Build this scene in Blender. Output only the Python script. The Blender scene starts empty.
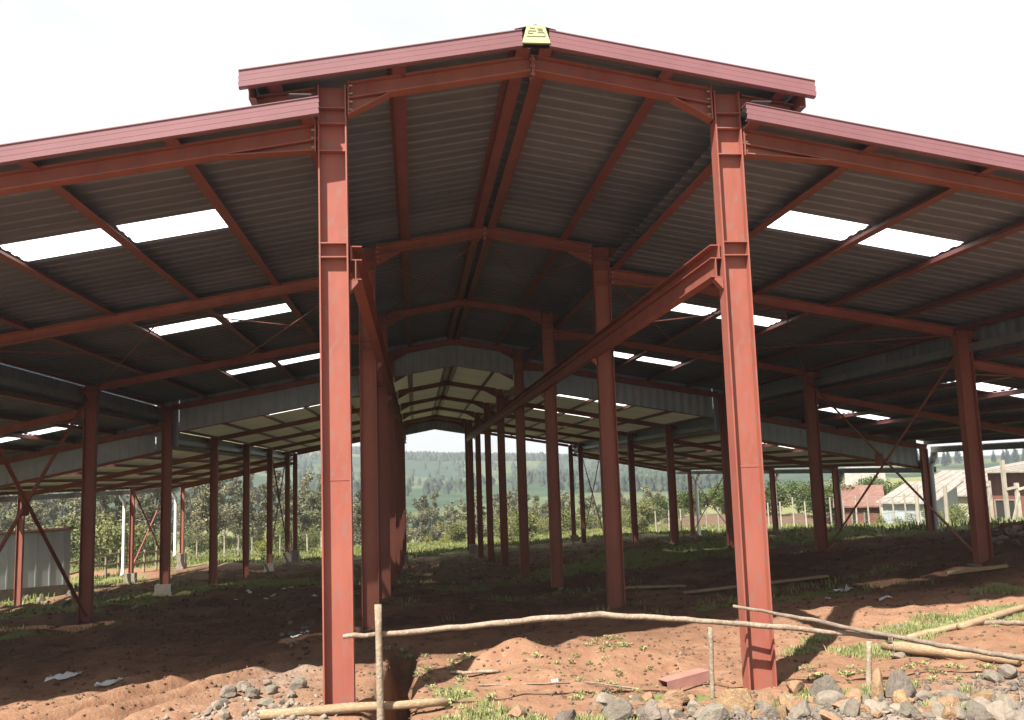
import bpy, math, random
import numpy as np
from mathutils import Vector, Matrix, noise as mnoise
random.seed(7); RNG = np.random.default_rng(7)
SC = bpy.context.scene; COL = SC.collection
R = math.radians

# ------------------------------------------------------------------ camera model (solved from the photograph)
F, YAW, PIT, ROLL = 877.73, .113, .1276, .0328
CAM = Vector((-1.214, -8.118, 0.0))
fw = Vector((math.sin(YAW)*math.cos(PIT), math.cos(YAW)*math.cos(PIT), math.sin(PIT)))
rt = Vector((math.cos(YAW), -math.sin(YAW), 0)); up = rt.cross(fw)
rt2 = rt*math.cos(ROLL) - up*math.sin(ROLL); up2 = rt*math.sin(ROLL) + up*math.cos(ROLL)
cd = bpy.data.cameras.new('camera'); cam = bpy.data.objects.new('camera', cd); COL.objects.link(cam)
cam.matrix_world = Matrix(((rt2.x, up2.x, -fw.x, CAM.x), (rt2.y, up2.y, -fw.y, CAM.y), (rt2.z, up2.z, -fw.z, CAM.z), (0, 0, 0, 1)))
cd.sensor_width = 36; cd.lens = 36*F/1024; cd.clip_start = .1; cd.clip_end = 6000
SC.camera = cam

def ray(px, py):
    return (rt2*((px-512)/F) - up2*((py-360)/F) + fw)
def at_y(px, py, y):
    d = ray(px, py); return CAM + d*((y-CAM.y)/d.y)

# ------------------------------------------------------------------ mesh helpers
class MB:
    def __init__(s): s.v = []; s.f = []
    def add(s, vs, fs):
        n = len(s.v); s.v += [tuple(v) for v in vs]; s.f += [tuple(i+n for i in f) for f in fs]; return s
    def box(s, x0, x1, y0, y1, z0, z1):
        return s.add([(x0,y0,z0),(x1,y0,z0),(x1,y1,z0),(x0,y1,z0),(x0,y0,z1),(x1,y0,z1),(x1,y1,z1),(x0,y1,z1)],
                     [(0,3,2,1),(4,5,6,7),(0,1,5,4),(1,2,6,5),(2,3,7,6),(3,0,4,7)])
    def bar(s, p0, p1, w, h, side=None, off=(0, 0)):
        p0, p1 = Vector(p0), Vector(p1); d = (p1-p0).normalized()
        a = Vector(side) if side is not None else (Vector((0,0,1)) if abs(d.z) < .9 else Vector((1,0,0))).cross(d)
        a = (a - d*a.dot(d)).normalized(); b = d.cross(a)
        o = a*off[0] + b*off[1]
        vs = [p+o+a*(w/2)*i+b*(h/2)*j for p in (p0, p1) for i, j in ((-1,-1),(1,-1),(1,1),(-1,1))]
        return s.add(vs, [(3,2,1,0),(4,5,6,7),(0,1,5,4),(1,2,6,5),(2,3,7,6),(3,0,4,7)])
    def ibeam(s, p0, p1, depth, width, depth_dir, tf=.014, tw=.009):
        # depth_dir: direction across the flanges
        p0, p1 = Vector(p0), Vector(p1); d = (p1-p0).normalized(); dd = Vector(depth_dir); dd = (dd-d*dd.dot(d)).normalized(); w = d.cross(dd)
        for sg in (-1, 1):
            s.bar(p0+dd*sg*(depth-tf)/2, p1+dd*sg*(depth-tf)/2, width, tf, side=w)
        return s.bar(p0, p1, tw, depth-2*tf, side=w)
    def tube(s, pts, rads, n=8, wob=0):
        pts = [Vector(p) for p in pts]; rings = []
        for i, p in enumerate(pts):
            d = (pts[min(i+1, len(pts)-1)]-pts[max(i-1, 0)]).normalized()
            a = d.cross(Vector((0,0,1)) if abs(d.z) < .9 else Vector((1,0,0))).normalized(); b = d.cross(a)
            r = rads[i] if isinstance(rads, (list, tuple)) else rads
            rings.append([p+(a*math.cos(t)+b*math.sin(t))*r*(1+random.uniform(-wob, wob)) for t in [2*math.pi*k/n for k in range(n)]])
        vs = [v for rg in rings for v in rg]; fs = []
        for i in range(len(pts)-1):
            for k in range(n):
                fs.append((i*n+k, i*n+(k+1) % n, (i+1)*n+(k+1) % n, (i+1)*n+k))
        fs.append(tuple(range(n))[::-1]); fs.append(tuple((len(pts)-1)*n+k for k in range(n)))
        return s.add(vs, fs)
    def build(s, name, m, parent=None, smooth=False, loc=None):
        me = bpy.data.meshes.new(name); v = s.v
        o = bpy.data.objects.new(name, me)
        if loc is not None: o.location = loc; v = [(a-loc[0], b-loc[1], c-loc[2]) for a, b, c in v]
        me.from_pydata(v, [], s.f); me.materials.append(m)
        if smooth: me.polygons.foreach_set('use_smooth', [True]*len(s.f))
        me.update(); COL.objects.link(o)
        if parent is not None:
            o.parent = parent
            # parents are only ever moved, never turned: keep world place
            q = parent; t = Vector((0,0,0))
            while q is not None: t += q.location; q = q.parent
            o.location = Vector(o.location) - t
        return o

def tag(o, label=None, cat=None, group=None, kind=None):
    if label: o['label'] = label
    if cat: o['category'] = cat
    if group: o['group'] = group
    if kind: o['kind'] = kind
    return o
def empty(name, loc, label=None, cat=None, group=None):
    o = bpy.data.objects.new(name, None); o.location = loc; o.empty_display_size = .2; COL.objects.link(o)
    return tag(o, label, cat, group)
def np_mesh(name, v, f, m, parent=None):
    # v (n,3), f (m,k) arrays
    me = bpy.data.meshes.new(name); n, k = f.shape
    me.vertices.add(len(v)); me.vertices.foreach_set('co', v.astype(np.float32).ravel())
    me.loops.add(n*k); me.loops.foreach_set('vertex_index', f.astype(np.int32).ravel())
    me.polygons.add(n); me.polygons.foreach_set('loop_start', np.arange(0, n*k, k, dtype=np.int32))
    me.update(calc_edges=True); me.validate()
    me.materials.append(m)
    o = bpy.data.objects.new(name, me); COL.objects.link(o)
    if parent is not None: o.parent = parent
    return o

# ------------------------------------------------------------------ materials
def mat(name, c0, c1=None, scale=3, rough=.7, bump=0, bscale=20, metal=0, c2=None, detail=6, stretch=(1,1,1), rnd=0, spec=.4, lo=.35, hi=.65, tone=.72):
    m = bpy.data.materials.new(name); m.use_nodes = True; nt = m.node_tree; N = nt.nodes; L = nt.links
    b = N['Principled BSDF']; b.inputs['Roughness'].default_value = rough; b.inputs['Metallic'].default_value = metal
    b.inputs['Specular IOR Level'].default_value = spec
    tc = N.new('ShaderNodeTexCoord'); mp = N.new('ShaderNodeMapping'); mp.inputs['Scale'].default_value = stretch
    L.new(tc.outputs['Object'], mp.inputs['Vector'])
    if c1 is None: c1 = tuple(x*.75 for x in c0)
    c0, c1 = tuple(x*tone for x in c0), tuple(x*tone for x in c1)
    if c2 is not None: c2 = tuple(x*tone for x in c2)
    n = N.new('ShaderNodeTexNoise'); n.inputs['Scale'].default_value = scale; n.inputs['Detail'].default_value = detail; n.inputs['Roughness'].default_value = .6
    L.new(mp.outputs[0], n.inputs['Vector'])
    r = N.new('ShaderNodeValToRGB'); r.color_ramp.elements[0].position = lo; r.color_ramp.elements[1].position = hi
    r.color_ramp.elements[0].color = (*c0, 1); r.color_ramp.elements[1].color = (*c1, 1)
    L.new(n.outputs[0], r.inputs[0]); out = r.outputs[0]
    if c2 is not None:
        n2 = N.new('ShaderNodeTexNoise'); n2.inputs['Scale'].default_value = scale*7; n2.inputs['Detail'].default_value = 4
        L.new(mp.outputs[0], n2.inputs['Vector'])
        r2 = N.new('ShaderNodeValToRGB'); r2.color_ramp.elements[0].position = .52; r2.color_ramp.elements[1].position = .68
        L.new(n2.outputs[0], r2.inputs[0]); mx = N.new('ShaderNodeMix'); mx.data_type = 'RGBA'
        L.new(r2.outputs[0], mx.inputs[0]); L.new(out, mx.inputs[6]); mx.inputs[7].default_value = (*c2, 1); out = mx.outputs[2]
    if rnd:
        oi = N.new('ShaderNodeObjectInfo'); hs = N.new('ShaderNodeHueSaturation')
        ma = N.new('ShaderNodeMapRange'); ma.inputs[3].default_value = 1-rnd; ma.inputs[4].default_value = 1+rnd
        L.new(oi.outputs['Random'], ma.inputs[0]); L.new(ma.outputs[0], hs.inputs['Value'])
        mb = N.new('ShaderNodeMapRange'); mb.inputs[3].default_value = .5-rnd*.06; mb.inputs[4].default_value = .5+rnd*.06
        mt = N.new('ShaderNodeMath'); mt.operation = 'FRACT'; mu = N.new('ShaderNodeMath'); mu.operation = 'MULTIPLY'; mu.inputs[1].default_value = 7.31
        L.new(oi.outputs['Random'], mu.inputs[0]); L.new(mu.outputs[0], mt.inputs[0]); L.new(mt.outputs[0], mb.inputs[0]); L.new(mb.outputs[0], hs.inputs['Hue'])
        L.new(out, hs.inputs['Color']); out = hs.outputs[0]
    L.new(out, b.inputs['Base Color'])
    if bump:
        nb = N.new('ShaderNodeTexNoise'); nb.inputs['Scale'].default_value = bscale; nb.inputs['Detail'].default_value = 8
        L.new(mp.outputs[0], nb.inputs['Vector']); bp = N.new('ShaderNodeBump'); bp.inputs['Strength'].default_value = bump; bp.inputs['Distance'].default_value = .03
        L.new(nb.outputs[0], bp.inputs['Height']); L.new(bp.outputs[0], b.inputs['Normal'])
    return m

M = {}
M['steel'] = mat('red_oxide_paint', (.355,.118,.078), (.275,.085,.057), scale=2.4, rough=.6, bump=.08, bscale=14, c2=(.27,.125,.10), rnd=.10, stretch=(1,1,.4), spec=.3)
M['purlin'] = mat('shade_darkened_purlin_red', (.25,.085,.075), (.20,.065,.06), scale=2.0, rough=.5, c2=(.24,.10,.09), rnd=.1)  # frame's red oxide made darker, so roof shade is painted into the purlins
M['fascia'] = mat('maroon_coated_sheet', (.265,.118,.13), (.225,.10,.11), scale=1.4, rough=.42, rnd=.05)
M['sheet'] = mat('zinc_sheet_weathered', (.235,.265,.32), (.185,.21,.255), scale=.9, rough=.5, metal=.2, stretch=(1,6,1), c2=(.26,.285,.34))
M['sheet_new'] = mat('cream_lined_sheet', (.66,.64,.46), (.56,.54,.39), scale=.9, rough=.6, stretch=(1,6,1), tone=1)
M['strip'] = mat('blue_grey_cladding', (.36,.42,.45), (.28,.33,.355), scale=1.5, rough=.5, metal=.1)
M['galv'] = mat('galvanised_gutter', (.30,.31,.32), (.22,.23,.24), scale=6, rough=.45, metal=.4)
M['pvc'] = mat('white_plastic_pipe', (.8,.8,.8), (.7,.7,.68), scale=4, rough=.4, tone=.9)
M['pvc_grey'] = mat('grey_plastic_pipe', (.34,.38,.38), (.28,.31,.31), scale=4, rough=.4)
M['concrete'] = mat('raw_concrete', (.36,.33,.29), (.25,.22,.19), scale=5, rough=.9, bump=.3, bscale=25, c2=(.28,.18,.12))
M['bolt'] = mat('zinc_bolt', (.55,.5,.48), (.4,.36,.34), scale=30, rough=.35, metal=.6)
M['cap'] = mat('pale_ridge_flashing', (.52,.55,.27), (.47,.52,.27), scale=3, rough=.5, tone=.8)
M['cap_line'] = mat('ridge_flashing_groove', (.36,.40,.22), rough=.6)
M['wood'] = mat('weathered_pole_wood', (.36,.28,.20), (.22,.165,.115), scale=6, rough=.9, bump=.4, bscale=30, c2=(.40,.34,.26), rnd=.12)
M['wood_dark'] = mat('dark_stick_bark', (.20,.15,.12), (.32,.25,.19), scale=9, rough=.9, bump=.4, bscale=40)
M['plank'] = mat('sawn_timber', (.40,.28,.165), (.27,.18,.105), scale=4, rough=.8, bump=.2, bscale=20, stretch=(1,1,6), c2=(.5,.38,.24), rnd=.1)
M['rock_grey'] = mat('grey_basalt', (.225,.195,.16), (.14,.122,.10), scale=3, rough=.95, bump=.5, bscale=7, c2=(.27,.19,.13), rnd=.28)
M['rock_ochre'] = mat('ochre_stone', (.34,.20,.105), (.23,.13,.07), scale=3, rough=.95, bump=.5, bscale=7, c2=(.40,.31,.22), rnd=.15)
M['rock_pale'] = mat('pale_stone', (.34,.285,.225), (.25,.205,.16), scale=4, rough=.9, bump=.5, bscale=18, rnd=.12)
M['litter'] = mat('white_plastic_litter', (.78,.78,.8), (.62,.63,.66), scale=6, rough=.35, tone=.9)
M['pink'] = mat('pinkish_painted_steel', (.46,.24,.20), (.38,.18,.15), scale=4, rough=.5, bump=.1)
M['weed'] = mat('weed_leaf', (.32,.33,.13), (.22,.25,.09), scale=3, rough=.6, c2=(.40,.36,.18))
M['blade'] = mat('grass_blade', (.16,.18,.06), (.12,.14,.045), scale=.8, rough=.6, c2=(.25,.23,.10), spec=.2, tone=.9)
M['leaf_euc'] = mat('eucalyptus_leaf', (.20,.19,.10), (.13,.14,.075), scale=.35, rough=.6, c2=(.23,.18,.11), rnd=.35, spec=.25)
M['leaf_bush'] = mat('bush_leaf', (.15,.16,.055), (.10,.12,.04), scale=.6, rough=.6, c2=(.19,.18,.07), rnd=.25, spec=.25)
M['leaf_yel'] = mat('yellow_bush_leaf', (.27,.26,.05), (.19,.20,.04), scale=.8, rough=.6, rnd=.15, spec=.25)
M['leaf_broad'] = mat('broadleaf_leaf', (.095,.125,.035), (.055,.085,.025), scale=.5, rough=.55, c2=(.15,.17,.05), rnd=.2, spec=.25)
M['leaf_con'] = mat('conifer_needles', (.04,.06,.035), (.03,.045,.03), scale=.5, rough=.7, rnd=.2, spec=.2)
M['forest'] = mat('far_forest', (.06,.08,.05), (.04,.06,.042), scale=.05, rough=.8, c2=(.09,.10,.06), spec=.1)
M['trunk'] = mat('tree_bark', (.24,.20,.16), (.14,.11,.085), scale=3, rough=.9, rnd=.2)
M['tin'] = mat('old_tin_wall', (.48,.52,.55), (.38,.41,.43), scale=1.2, rough=.5, metal=.2, stretch=(1,1,.2))
M['tin_roof'] = mat('pale_tin_roof', (.62,.57,.50), (.5,.44,.37), scale=.8, rough=.5, c2=(.40,.27,.20), tone=.42)
M['tin_rust'] = mat('rusty_roof', (.26,.12,.09), (.18,.085,.065), scale=.8, rough=.7, c2=(.3,.2,.15))
M['brown_wall'] = mat('brown_red_wall', (.22,.085,.06), (.16,.06,.045), scale=1.2, rough=.8, stretch=(1,1,.3))
M['cream_wall'] = mat('cream_wall', (.55,.50,.42), (.45,.40,.33), scale=1.2, rough=.8)
M['dark'] = mat('dark_opening', (.03,.028,.026), rough=.9)
M['stone_base'] = mat('dark_stone_plinth', (.13,.10,.08), (.08,.065,.05), scale=3, rough=.95, bump=.4)
M['post'] = mat('whitewashed_post', (.46,.41,.34), (.34,.30,.24), scale=3, rough=.9, rnd=.15)
M['wire'] = mat('fence_wire', (.3,.29,.28), rough=.5, metal=.6)
M['bank'] = mat('red_earth_bank', (.15,.08,.055), (.11,.065,.045), scale=1.2, rough=1, bump=.5, bscale=4, c2=(.13,.13,.055))

def banded(m, width, lo, hi):
    nt = m.node_tree; N = nt.nodes; L = nt.links; b = N['Principled BSDF']; src = b.inputs['Base Color'].links[0].from_socket
    g = N.new('ShaderNodeNewGeometry'); sp = N.new('ShaderNodeSeparateXYZ'); L.new(g.outputs['Position'], sp.inputs[0])
    d = N.new('ShaderNodeMath'); d.operation = 'DIVIDE'; d.inputs[1].default_value = width; L.new(sp.outputs[1], d.inputs[0])
    f = N.new('ShaderNodeMath'); f.operation = 'FLOOR'; L.new(d.outputs[0], f.inputs[0])
    sg = N.new('ShaderNodeMath'); sg.operation = 'SIGN'; L.new(sp.outputs[0], sg.inputs[0])
    cb = N.new('ShaderNodeCombineXYZ'); L.new(f.outputs[0], cb.inputs[0]); L.new(sg.outputs[0], cb.inputs[1])
    w = N.new('ShaderNodeTexWhiteNoise'); L.new(cb.outputs[0], w.inputs[0])
    r = N.new('ShaderNodeMapRange'); r.inputs[3].default_value = lo; r.inputs[4].default_value = hi; L.new(w.outputs[0], r.inputs[0])
    h = N.new('ShaderNodeHueSaturation'); L.new(src, h.inputs['Color']); L.new(r.outputs[0], h.inputs['Value']); L.new(h.outputs[0], b.inputs['Base Color'])
banded(M['sheet'], 1.0, .78, 1.12); banded(M['sheet_new'], 1.0, .85, 1.05)
def glow_through(m, k):
    nt = m.node_tree; N = nt.nodes; L = nt.links; b = N['Principled BSDF']; t = N.new('ShaderNodeBsdfTranslucent'); t.inputs[0].default_value = (.85,.83,.55,1)
    x = N.new('ShaderNodeMixShader'); x.inputs[0].default_value = k; L.new(b.outputs[0], x.inputs[1]); L.new(t.outputs[0], x.inputs[2]); L.new(x.outputs[0], N['Material Output'].inputs[0])
glow_through(M['sheet_new'], .014)
def skylight_mat():
    m = bpy.data.materials.new('translucent_skylight'); m.use_nodes = True; nt = m.node_tree; N = nt.nodes; L = nt.links
    N.remove(N['Principled BSDF']); t = N.new('ShaderNodeBsdfTranslucent'); t.inputs[0].default_value = (.93,.94,.95,1)
    tp = N.new('ShaderNodeBsdfTransparent'); mx = N.new('ShaderNodeMixShader'); mx.inputs[0].default_value = .22
    L.new(t.outputs[0], mx.inputs[1]); L.new(tp.outputs[0], mx.inputs[2]); L.new(mx.outputs[0], N['Material Output'].inputs[0]); return m
M['skylight'] = skylight_mat()

def ground_mat():
    m = bpy.data.materials.new('red_soil_and_grass'); m.use_nodes = True; nt = m.node_tree; N = nt.nodes; L = nt.links
    b = N['Principled BSDF']; b.inputs['Roughness'].default_value = .95; b.inputs['Specular IOR Level'].default_value = .15
    geo = N.new('ShaderNodeNewGeometry')
    def nz(s, d=6, r=.6):
        n = N.new('ShaderNodeTexNoise'); n.inputs['Scale'].default_value = s; n.inputs['Detail'].default_value = d; n.inputs['Roughness'].default_value = r
        L.new(geo.outputs['Position'], n.inputs['Vector']); return n.outputs[0]
    def ramp(inp, p0, c0, p1, c1):
        r = N.new('ShaderNodeValToRGB'); e = r.color_ramp.elements; e[0].position = p0; e[1].position = p1; e[0].color = (*c0, 1); e[1].color = (*c1, 1); L.new(inp, r.inputs[0]); return r.outputs[0]
    def mix(fac, a, bb):
        x = N.new('ShaderNodeMix'); x.data_type = 'RGBA'; L.new(fac, x.inputs[0]); L.new(a, x.inputs[6]); L.new(bb, x.inputs[7]); return x.outputs[2]
    soil = mix(nz(.9, 5), ramp(nz(3.1, 8), .3, (.165,.080,.047), .7, (.24,.132,.079)), ramp(nz(6, 8), .3, (.20,.10,.06), .7, (.31,.19,.12)))
    soil = mix(ramp(nz(19, 5), .60, (0,0,0), .72, (.8,.8,.8)), soil, ramp(nz(40, 3), .3, (.30,.19,.12), .7, (.37,.27,.19)))
    da = N.new('ShaderNodeAttribute'); da.attribute_name = 'damp_and_shade'; dm = N.new('ShaderNodeMath'); dm.operation = 'MULTIPLY'; L.new(da.outputs['Fac'], dm.inputs[0]); L.new(ramp(nz(.55, 7), .24, (0,0,0), .52, (1,1,1)), dm.inputs[1])
    soil = mix(dm.outputs[0], soil, ramp(nz(5, 6), .3, (.075,.042,.028), .7, (.16,.082,.05)))  # darker soil colour: roof shade painted in, together with some damp
    att = N.new('ShaderNodeAttribute'); att.attribute_name = 'gravel'
    gr = ramp(nz(26, 4), .35, (.15,.12,.10), .65, (.36,.32,.27))
    gm = N.new('ShaderNodeMath'); gm.operation = 'MULTIPLY'; L.new(att.outputs['Fac'], gm.inputs[0]); L.new(ramp(nz(4, 5), .35, (.3,.3,.3), .6, (1,1,1)), gm.inputs[1])
    soil = mix(gm.outputs[0], soil, gr)
    ga = N.new('ShaderNodeAttribute'); ga.attribute_name = 'grass'
    grass = mix(nz(.35, 4), ramp(nz(7, 6), .3, (.10,.12,.035), .7, (.16,.17,.06)), ramp(nz(2.5, 6), .3, (.15,.155,.055), .7, (.22,.205,.095)))
    ad = N.new('ShaderNodeMath'); ad.operation = 'ADD'; L.new(ga.outputs['Fac'], ad.inputs[0]); L.new(nz(1.6, 8, .7), ad.inputs[1])
    mask = ramp(ad.outputs[0], .95, (0,0,0), 1.1, (1,1,1))
    L.new(mix(mask, soil, grass), b.inputs['Base Color'])
    bp = N.new('ShaderNodeBump'); bp.inputs['Strength'].default_value = .9; bp.inputs['Distance'].default_value = .05
    L.new(nz(9, 10, .7), bp.inputs['Height']); L.new(bp.outputs[0], b.inputs['Normal'])
    return m
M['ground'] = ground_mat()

def hill_mat():
    m = bpy.data.materials.new('hill_fields'); m.use_nodes = True; nt = m.node_tree; N = nt.nodes; L = nt.links
    b = N['Principled BSDF']; b.inputs['Roughness'].default_value = 1; b.inputs['Specular IOR Level'].default_value = .05
    geo = N.new('ShaderNodeNewGeometry')
    v = N.new('ShaderNodeTexVoronoi'); v.inputs['Scale'].default_value = .012; L.new(geo.outputs['Position'], v.inputs['Vector'])
    r = N.new('ShaderNodeValToRGB'); e = r.color_ramp.elements; e[0].color = (.035,.06,.036,1); e[1].color = (.14,.14,.075,1)
    x = e.new(.4); x.color = (.045,.075,.04,1); x = e.new(.7); x.color = (.095,.115,.05,1)
    sp = N.new('ShaderNodeSeparateColor'); L.new(v.outputs['Color'], sp.inputs[0]); L.new(sp.outputs[0], r.inputs[0])
    n = N.new('ShaderNodeTexNoise'); n.inputs['Scale'].default_value = .08; n.inputs['Detail'].default_value = 8; L.new(geo.outputs['Position'], n.inputs['Vector'])
    mx = N.new('ShaderNodeMix'); mx.data_type = 'RGBA'; mx.blend_type = 'MULTIPLY'; mx.inputs[0].default_value = .85
    r2 = N.new('ShaderNodeValToRGB'); r2.color_ramp.elements[0].position = .3; r2.color_ramp.elements[1].position = .7; r2.color_ramp.elements[0].color = (.5,.5,.5,1); L.new(n.outputs[0], r2.inputs[0])
    L.new(r.outputs[0], mx.inputs[6]); L.new(r2.outputs[0], mx.inputs[7]); L.new(mx.outputs[2], b.inputs['Base Color']); return m
M['hill'] = hill_mat()

# ------------------------------------------------------------------ terrain
W, XM, XO = 1.9345, 8.25, 14.645
YF = [6*i for i in range(8)] + [45.16]
CP = np.array([
 (-1.93,0,-2.06),(1.92,0,-1.98),(-1.98,6,-2.27),(1.92,6,-2.26),(1.95,12,-2.62),(1.93,18,-2.98),(1.93,24,-3.35),(1.88,36,-4.12),(1.86,42,-4.40),(-1.87,42,-4.72),(-1.9,24,-3.5),(-1.9,14,-2.9),
 (8.19,6,-1.87),(8.24,12,-2.18),(8.12,18,-2.46),(8.21,24,-2.84),(8.23,30,-3.29),(8.19,45.2,-4.21),(14.61,18,-2.34),(14.59,24,-2.54),(14.51,30,-2.98),(14.46,42,-4.0),
 (-8.27,12,-2.85),(-8.29,18,-3.2),(-8.32,24,-3.48),(-8.28,30,-3.9),(-8.23,36,-4.3),(-8.22,42,-4.6),(-14.63,24,-3.9),(-14.64,36,-4.5),(-14.59,45,-4.75),(-8.3,4,-2.6),(-5,0,-2.3),(-5,-4,-2.2),(-2,-4,-2.1),
 (2,-1.4,-1.95),(0,-1.5,-2.0),(5,-1.2,-1.85),(8,-1,-1.7),(4,-5,-1.95),(0,-8,-1.85),(10,-6,-1.6),(-10,-6,-2.3),(13,2,-1.3),(14.6,10,-1.75),(20,0,-1.2),(22,20,-2.6),(22,25,-3.0),(34,41,-4.2),(25,40,-3.7),(-22,40,-4.6),(-24,10,-3.4),(-30,30,-4.4),(0,52,-4.95),(12,52,-4.5),(-12,52,-4.95),(0,66,-5.6),(20,58,-4.4),(30,55,-4.4),(-25,60,-5.3)], float)
def _tps(r2): return np.where(r2 > 1e-9, .5*r2*np.log(np.maximum(r2, 1e-9)), 0)
_P = CP[:, :2]; _n = len(CP)
_A = np.zeros((_n+3, _n+3)); _A[:_n, :_n] = _tps(((_P[:, None]-_P[None])**2).sum(-1)) + np.eye(_n)*3.0
_A[:_n, _n] = 1; _A[:_n, _n+1:] = _P; _A[_n, :_n] = 1; _A[_n+1:, :_n] = _P.T
_W = np.linalg.solve(_A, np.concatenate([CP[:, 2], np.zeros(3)]))
def tps(x, y):
    x = np.asarray(x, float); y = np.asarray(y, float); sh = np.broadcast(x, y).shape
    X = np.broadcast_to(x, sh).ravel(); Y = np.broadcast_to(y, sh).ravel(); out = np.empty(X.size)
    for i in range(0, X.size, 20000):
        a, b = X[i:i+20000], Y[i:i+20000]
        out[i:i+20000] = _tps((a[:, None]-_P[:, 0])**2+(b[:, None]-_P[:, 1])**2) @ _W[:_n] + _W[_n] + _W[_n+1]*a + _W[_n+2]*b
    return out.reshape(sh)
def sm(x, a, b):
    t = np.clip((x-a)/(b-a), 0, 1); return t*t*(3-2*t)
def vnoise(x, y, s, seed=0):
    # smooth value noise on a lattice
    x = np.asarray(x, float)/s + seed*17.3; y = np.asarray(y, float)/s + seed*9.1
    xi = np.floor(x).astype(np.int64); yi = np.floor(y).astype(np.int64); fx = x-xi; fy = y-yi; fx = fx*fx*(3-2*fx); fy = fy*fy*(3-2*fy)
    def h(a, b):
        n = (a*374761393 + b*668265263 + seed*362437) & 0x7fffffff; n = ((n ^ (n >> 13))*1274126177) & 0x7fffffff; return ((n ^ (n >> 16)) & 0xffff)/65535.
    return (h(xi, yi)*(1-fx)+h(xi+1, yi)*fx)*(1-fy)+(h(xi, yi+1)*(1-fx)+h(xi+1, yi+1)*fx)*fy - .5
def gauss(x, y, cx, cy, sx, sy, rot=0):
    c, s = math.cos(rot), math.sin(rot); u = (x-cx)*c+(y-cy)*s; v = -(x-cx)*s+(y-cy)*c
    return np.exp(-(u/sx)**2-(v/sy)**2)
AZ = [-.7, -.42, -.2, .03, .14, .23, .36, .6, .9]; RIDGE = [30, 32, 30, 12, 10, 9, 3, 2, 2]
def far_z(x, y):
    d = np.hypot(x-CAM.x, y-CAM.y); a = np.arctan2(x-CAM.x, y-CAM.y)
    hi = np.interp(a, AZ, RIDGE); val = np.interp(a, [-.5, -.3, 0, .3, .5, .7], [-9, -10, -13, -10, -5, -4])
    z = val + (hi*800/878*.9-val)*sm(d, 190, 800)**1.15
    z += (vnoise(x, y, 140, 3)*14 + vnoise(x, y, 60, 4)*5)*sm(d, 220, 420)*(.08+.92*sm(hi, 4, 13))
    return z
def ground_z(x, y):
    x = np.asarray(x, float); y = np.asarray(y, float)
    d = np.hypot(x-CAM.x, y-CAM.y); z = tps(np.clip(x, -40, 40), np.clip(y, -12, 72))
    k = sm(d, 74, 125); z = z*(1-k)+far_z(x, y)*k
    near = 1-sm(d, 60, 110)
    b = vnoise(x, y, 2.3, 1)*.14 + vnoise(x, y, .8, 2)*.07 + vnoise(x, y, .33, 5)*.075 + vnoise(x, y, .15, 6)*.045
    # humps and the trench of the diggings between the two front columns
    und = sm(y, 4, 9)*(1-sm(y, 46, 50)); b = b + und*(vnoise(x, y, 1.6, 31)*.22 + vnoise(x, y, .6, 32)*.13)
    hump = (.2+.35*vnoise(x, y, .55, 41))*gauss(x, y, .2, 1.4, 1.7, .6) + .14*gauss(x, y, -2.3, -.15, .45, .6) + .10*gauss(x, y, -2.9, .5, .5, .9, .5)
    hump = hump + .32*gauss(x, y, 10.2, 5.5, 2.2, 2.0) + .45*gauss(x, y, 12.5, 8.5, 3, 2) + .25*gauss(x, y, 17.5, 16, 3, 5) + .12*gauss(x, y, 5.5, 3.2, 2.2, .9)
    hump = hump + .20*gauss(x, y, -11.5, 14.5, 2.0, .9) + .2*gauss(x, y, -6.5, 17, 1.4, 1.0) + .22*gauss(x, y, -4.5, 26, 1.6, 1.6) + .25*gauss(x, y, 4.5, 20, 2, 2.2)
    tr = -.85*np.exp(-((x+1.46-.02*y)/.13)**4)*sm(y, -.5, -.1)*(1-sm(y, 2.6, 4.0))
    # wheel ruts through the left aisle
    u = (x+4.4)*.80-(y-0)*.60
    rut = (np.sin(u*8.5+vnoise(x, y, 1.1, 7)*2.2)*.075+np.sin(u*19+1)*.035)*np.exp(-((u+.3)/1.7)**4)*(1-sm(y, 6, 10))*sm(-x, 2.2, 3.0)
    return z + (b+hump+rut)*near + tr
def gz(x, y): return float(ground_z(np.array([x]), np.array([y]))[0])
def gp(px, py):
    d = ray(px, py); lo, t = 2.0, 2.0
    while t < 160:
        p = CAM+d*t
        if p.z < gz(p.x, p.y): break
        lo = t; t += .15 if t < 20 else .6
    for _ in range(18):
        mid = (lo+t)/2; p = CAM+d*mid
        if p.z < gz(p.x, p.y): t = mid
        else: lo = mid
    p = CAM+d*t; p.z = gz(p.x, p.y); return p

def axis(lo, hi, fine, c0, c1):
    a = list(np.arange(c0, c1, fine)); s = fine; v = c1
    while v < hi: a.append(v); s = min(s*1.055, 12); v += s
    a.append(hi); s = fine; v = c0-fine; pre = []
    while v > lo: pre.append(v); s = min(s*1.055, 12); v -= s
    pre.append(lo); return np.array(pre[::-1]+a)
gx = axis(-190, 190, .06, -6.5, 9.0); gy = axis(-14, 215, .06, -2.2, 6.0)
XX, YY = np.meshgrid(gx, gy); ZZ = ground_z(XX, YY)
nx, ny = len(gx), len(gy)
idx = np.arange(nx*ny).reshape(ny, nx)
fc = np.stack([idx[:-1, :-1], idx[:-1, 1:], idx[1:, 1:], idx[1:, :-1]], -1).reshape(-1, 4)
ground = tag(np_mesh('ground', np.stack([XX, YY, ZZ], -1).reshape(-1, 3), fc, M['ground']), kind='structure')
ground.data.polygons.foreach_set('use_smooth', [True]*len(fc))
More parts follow.
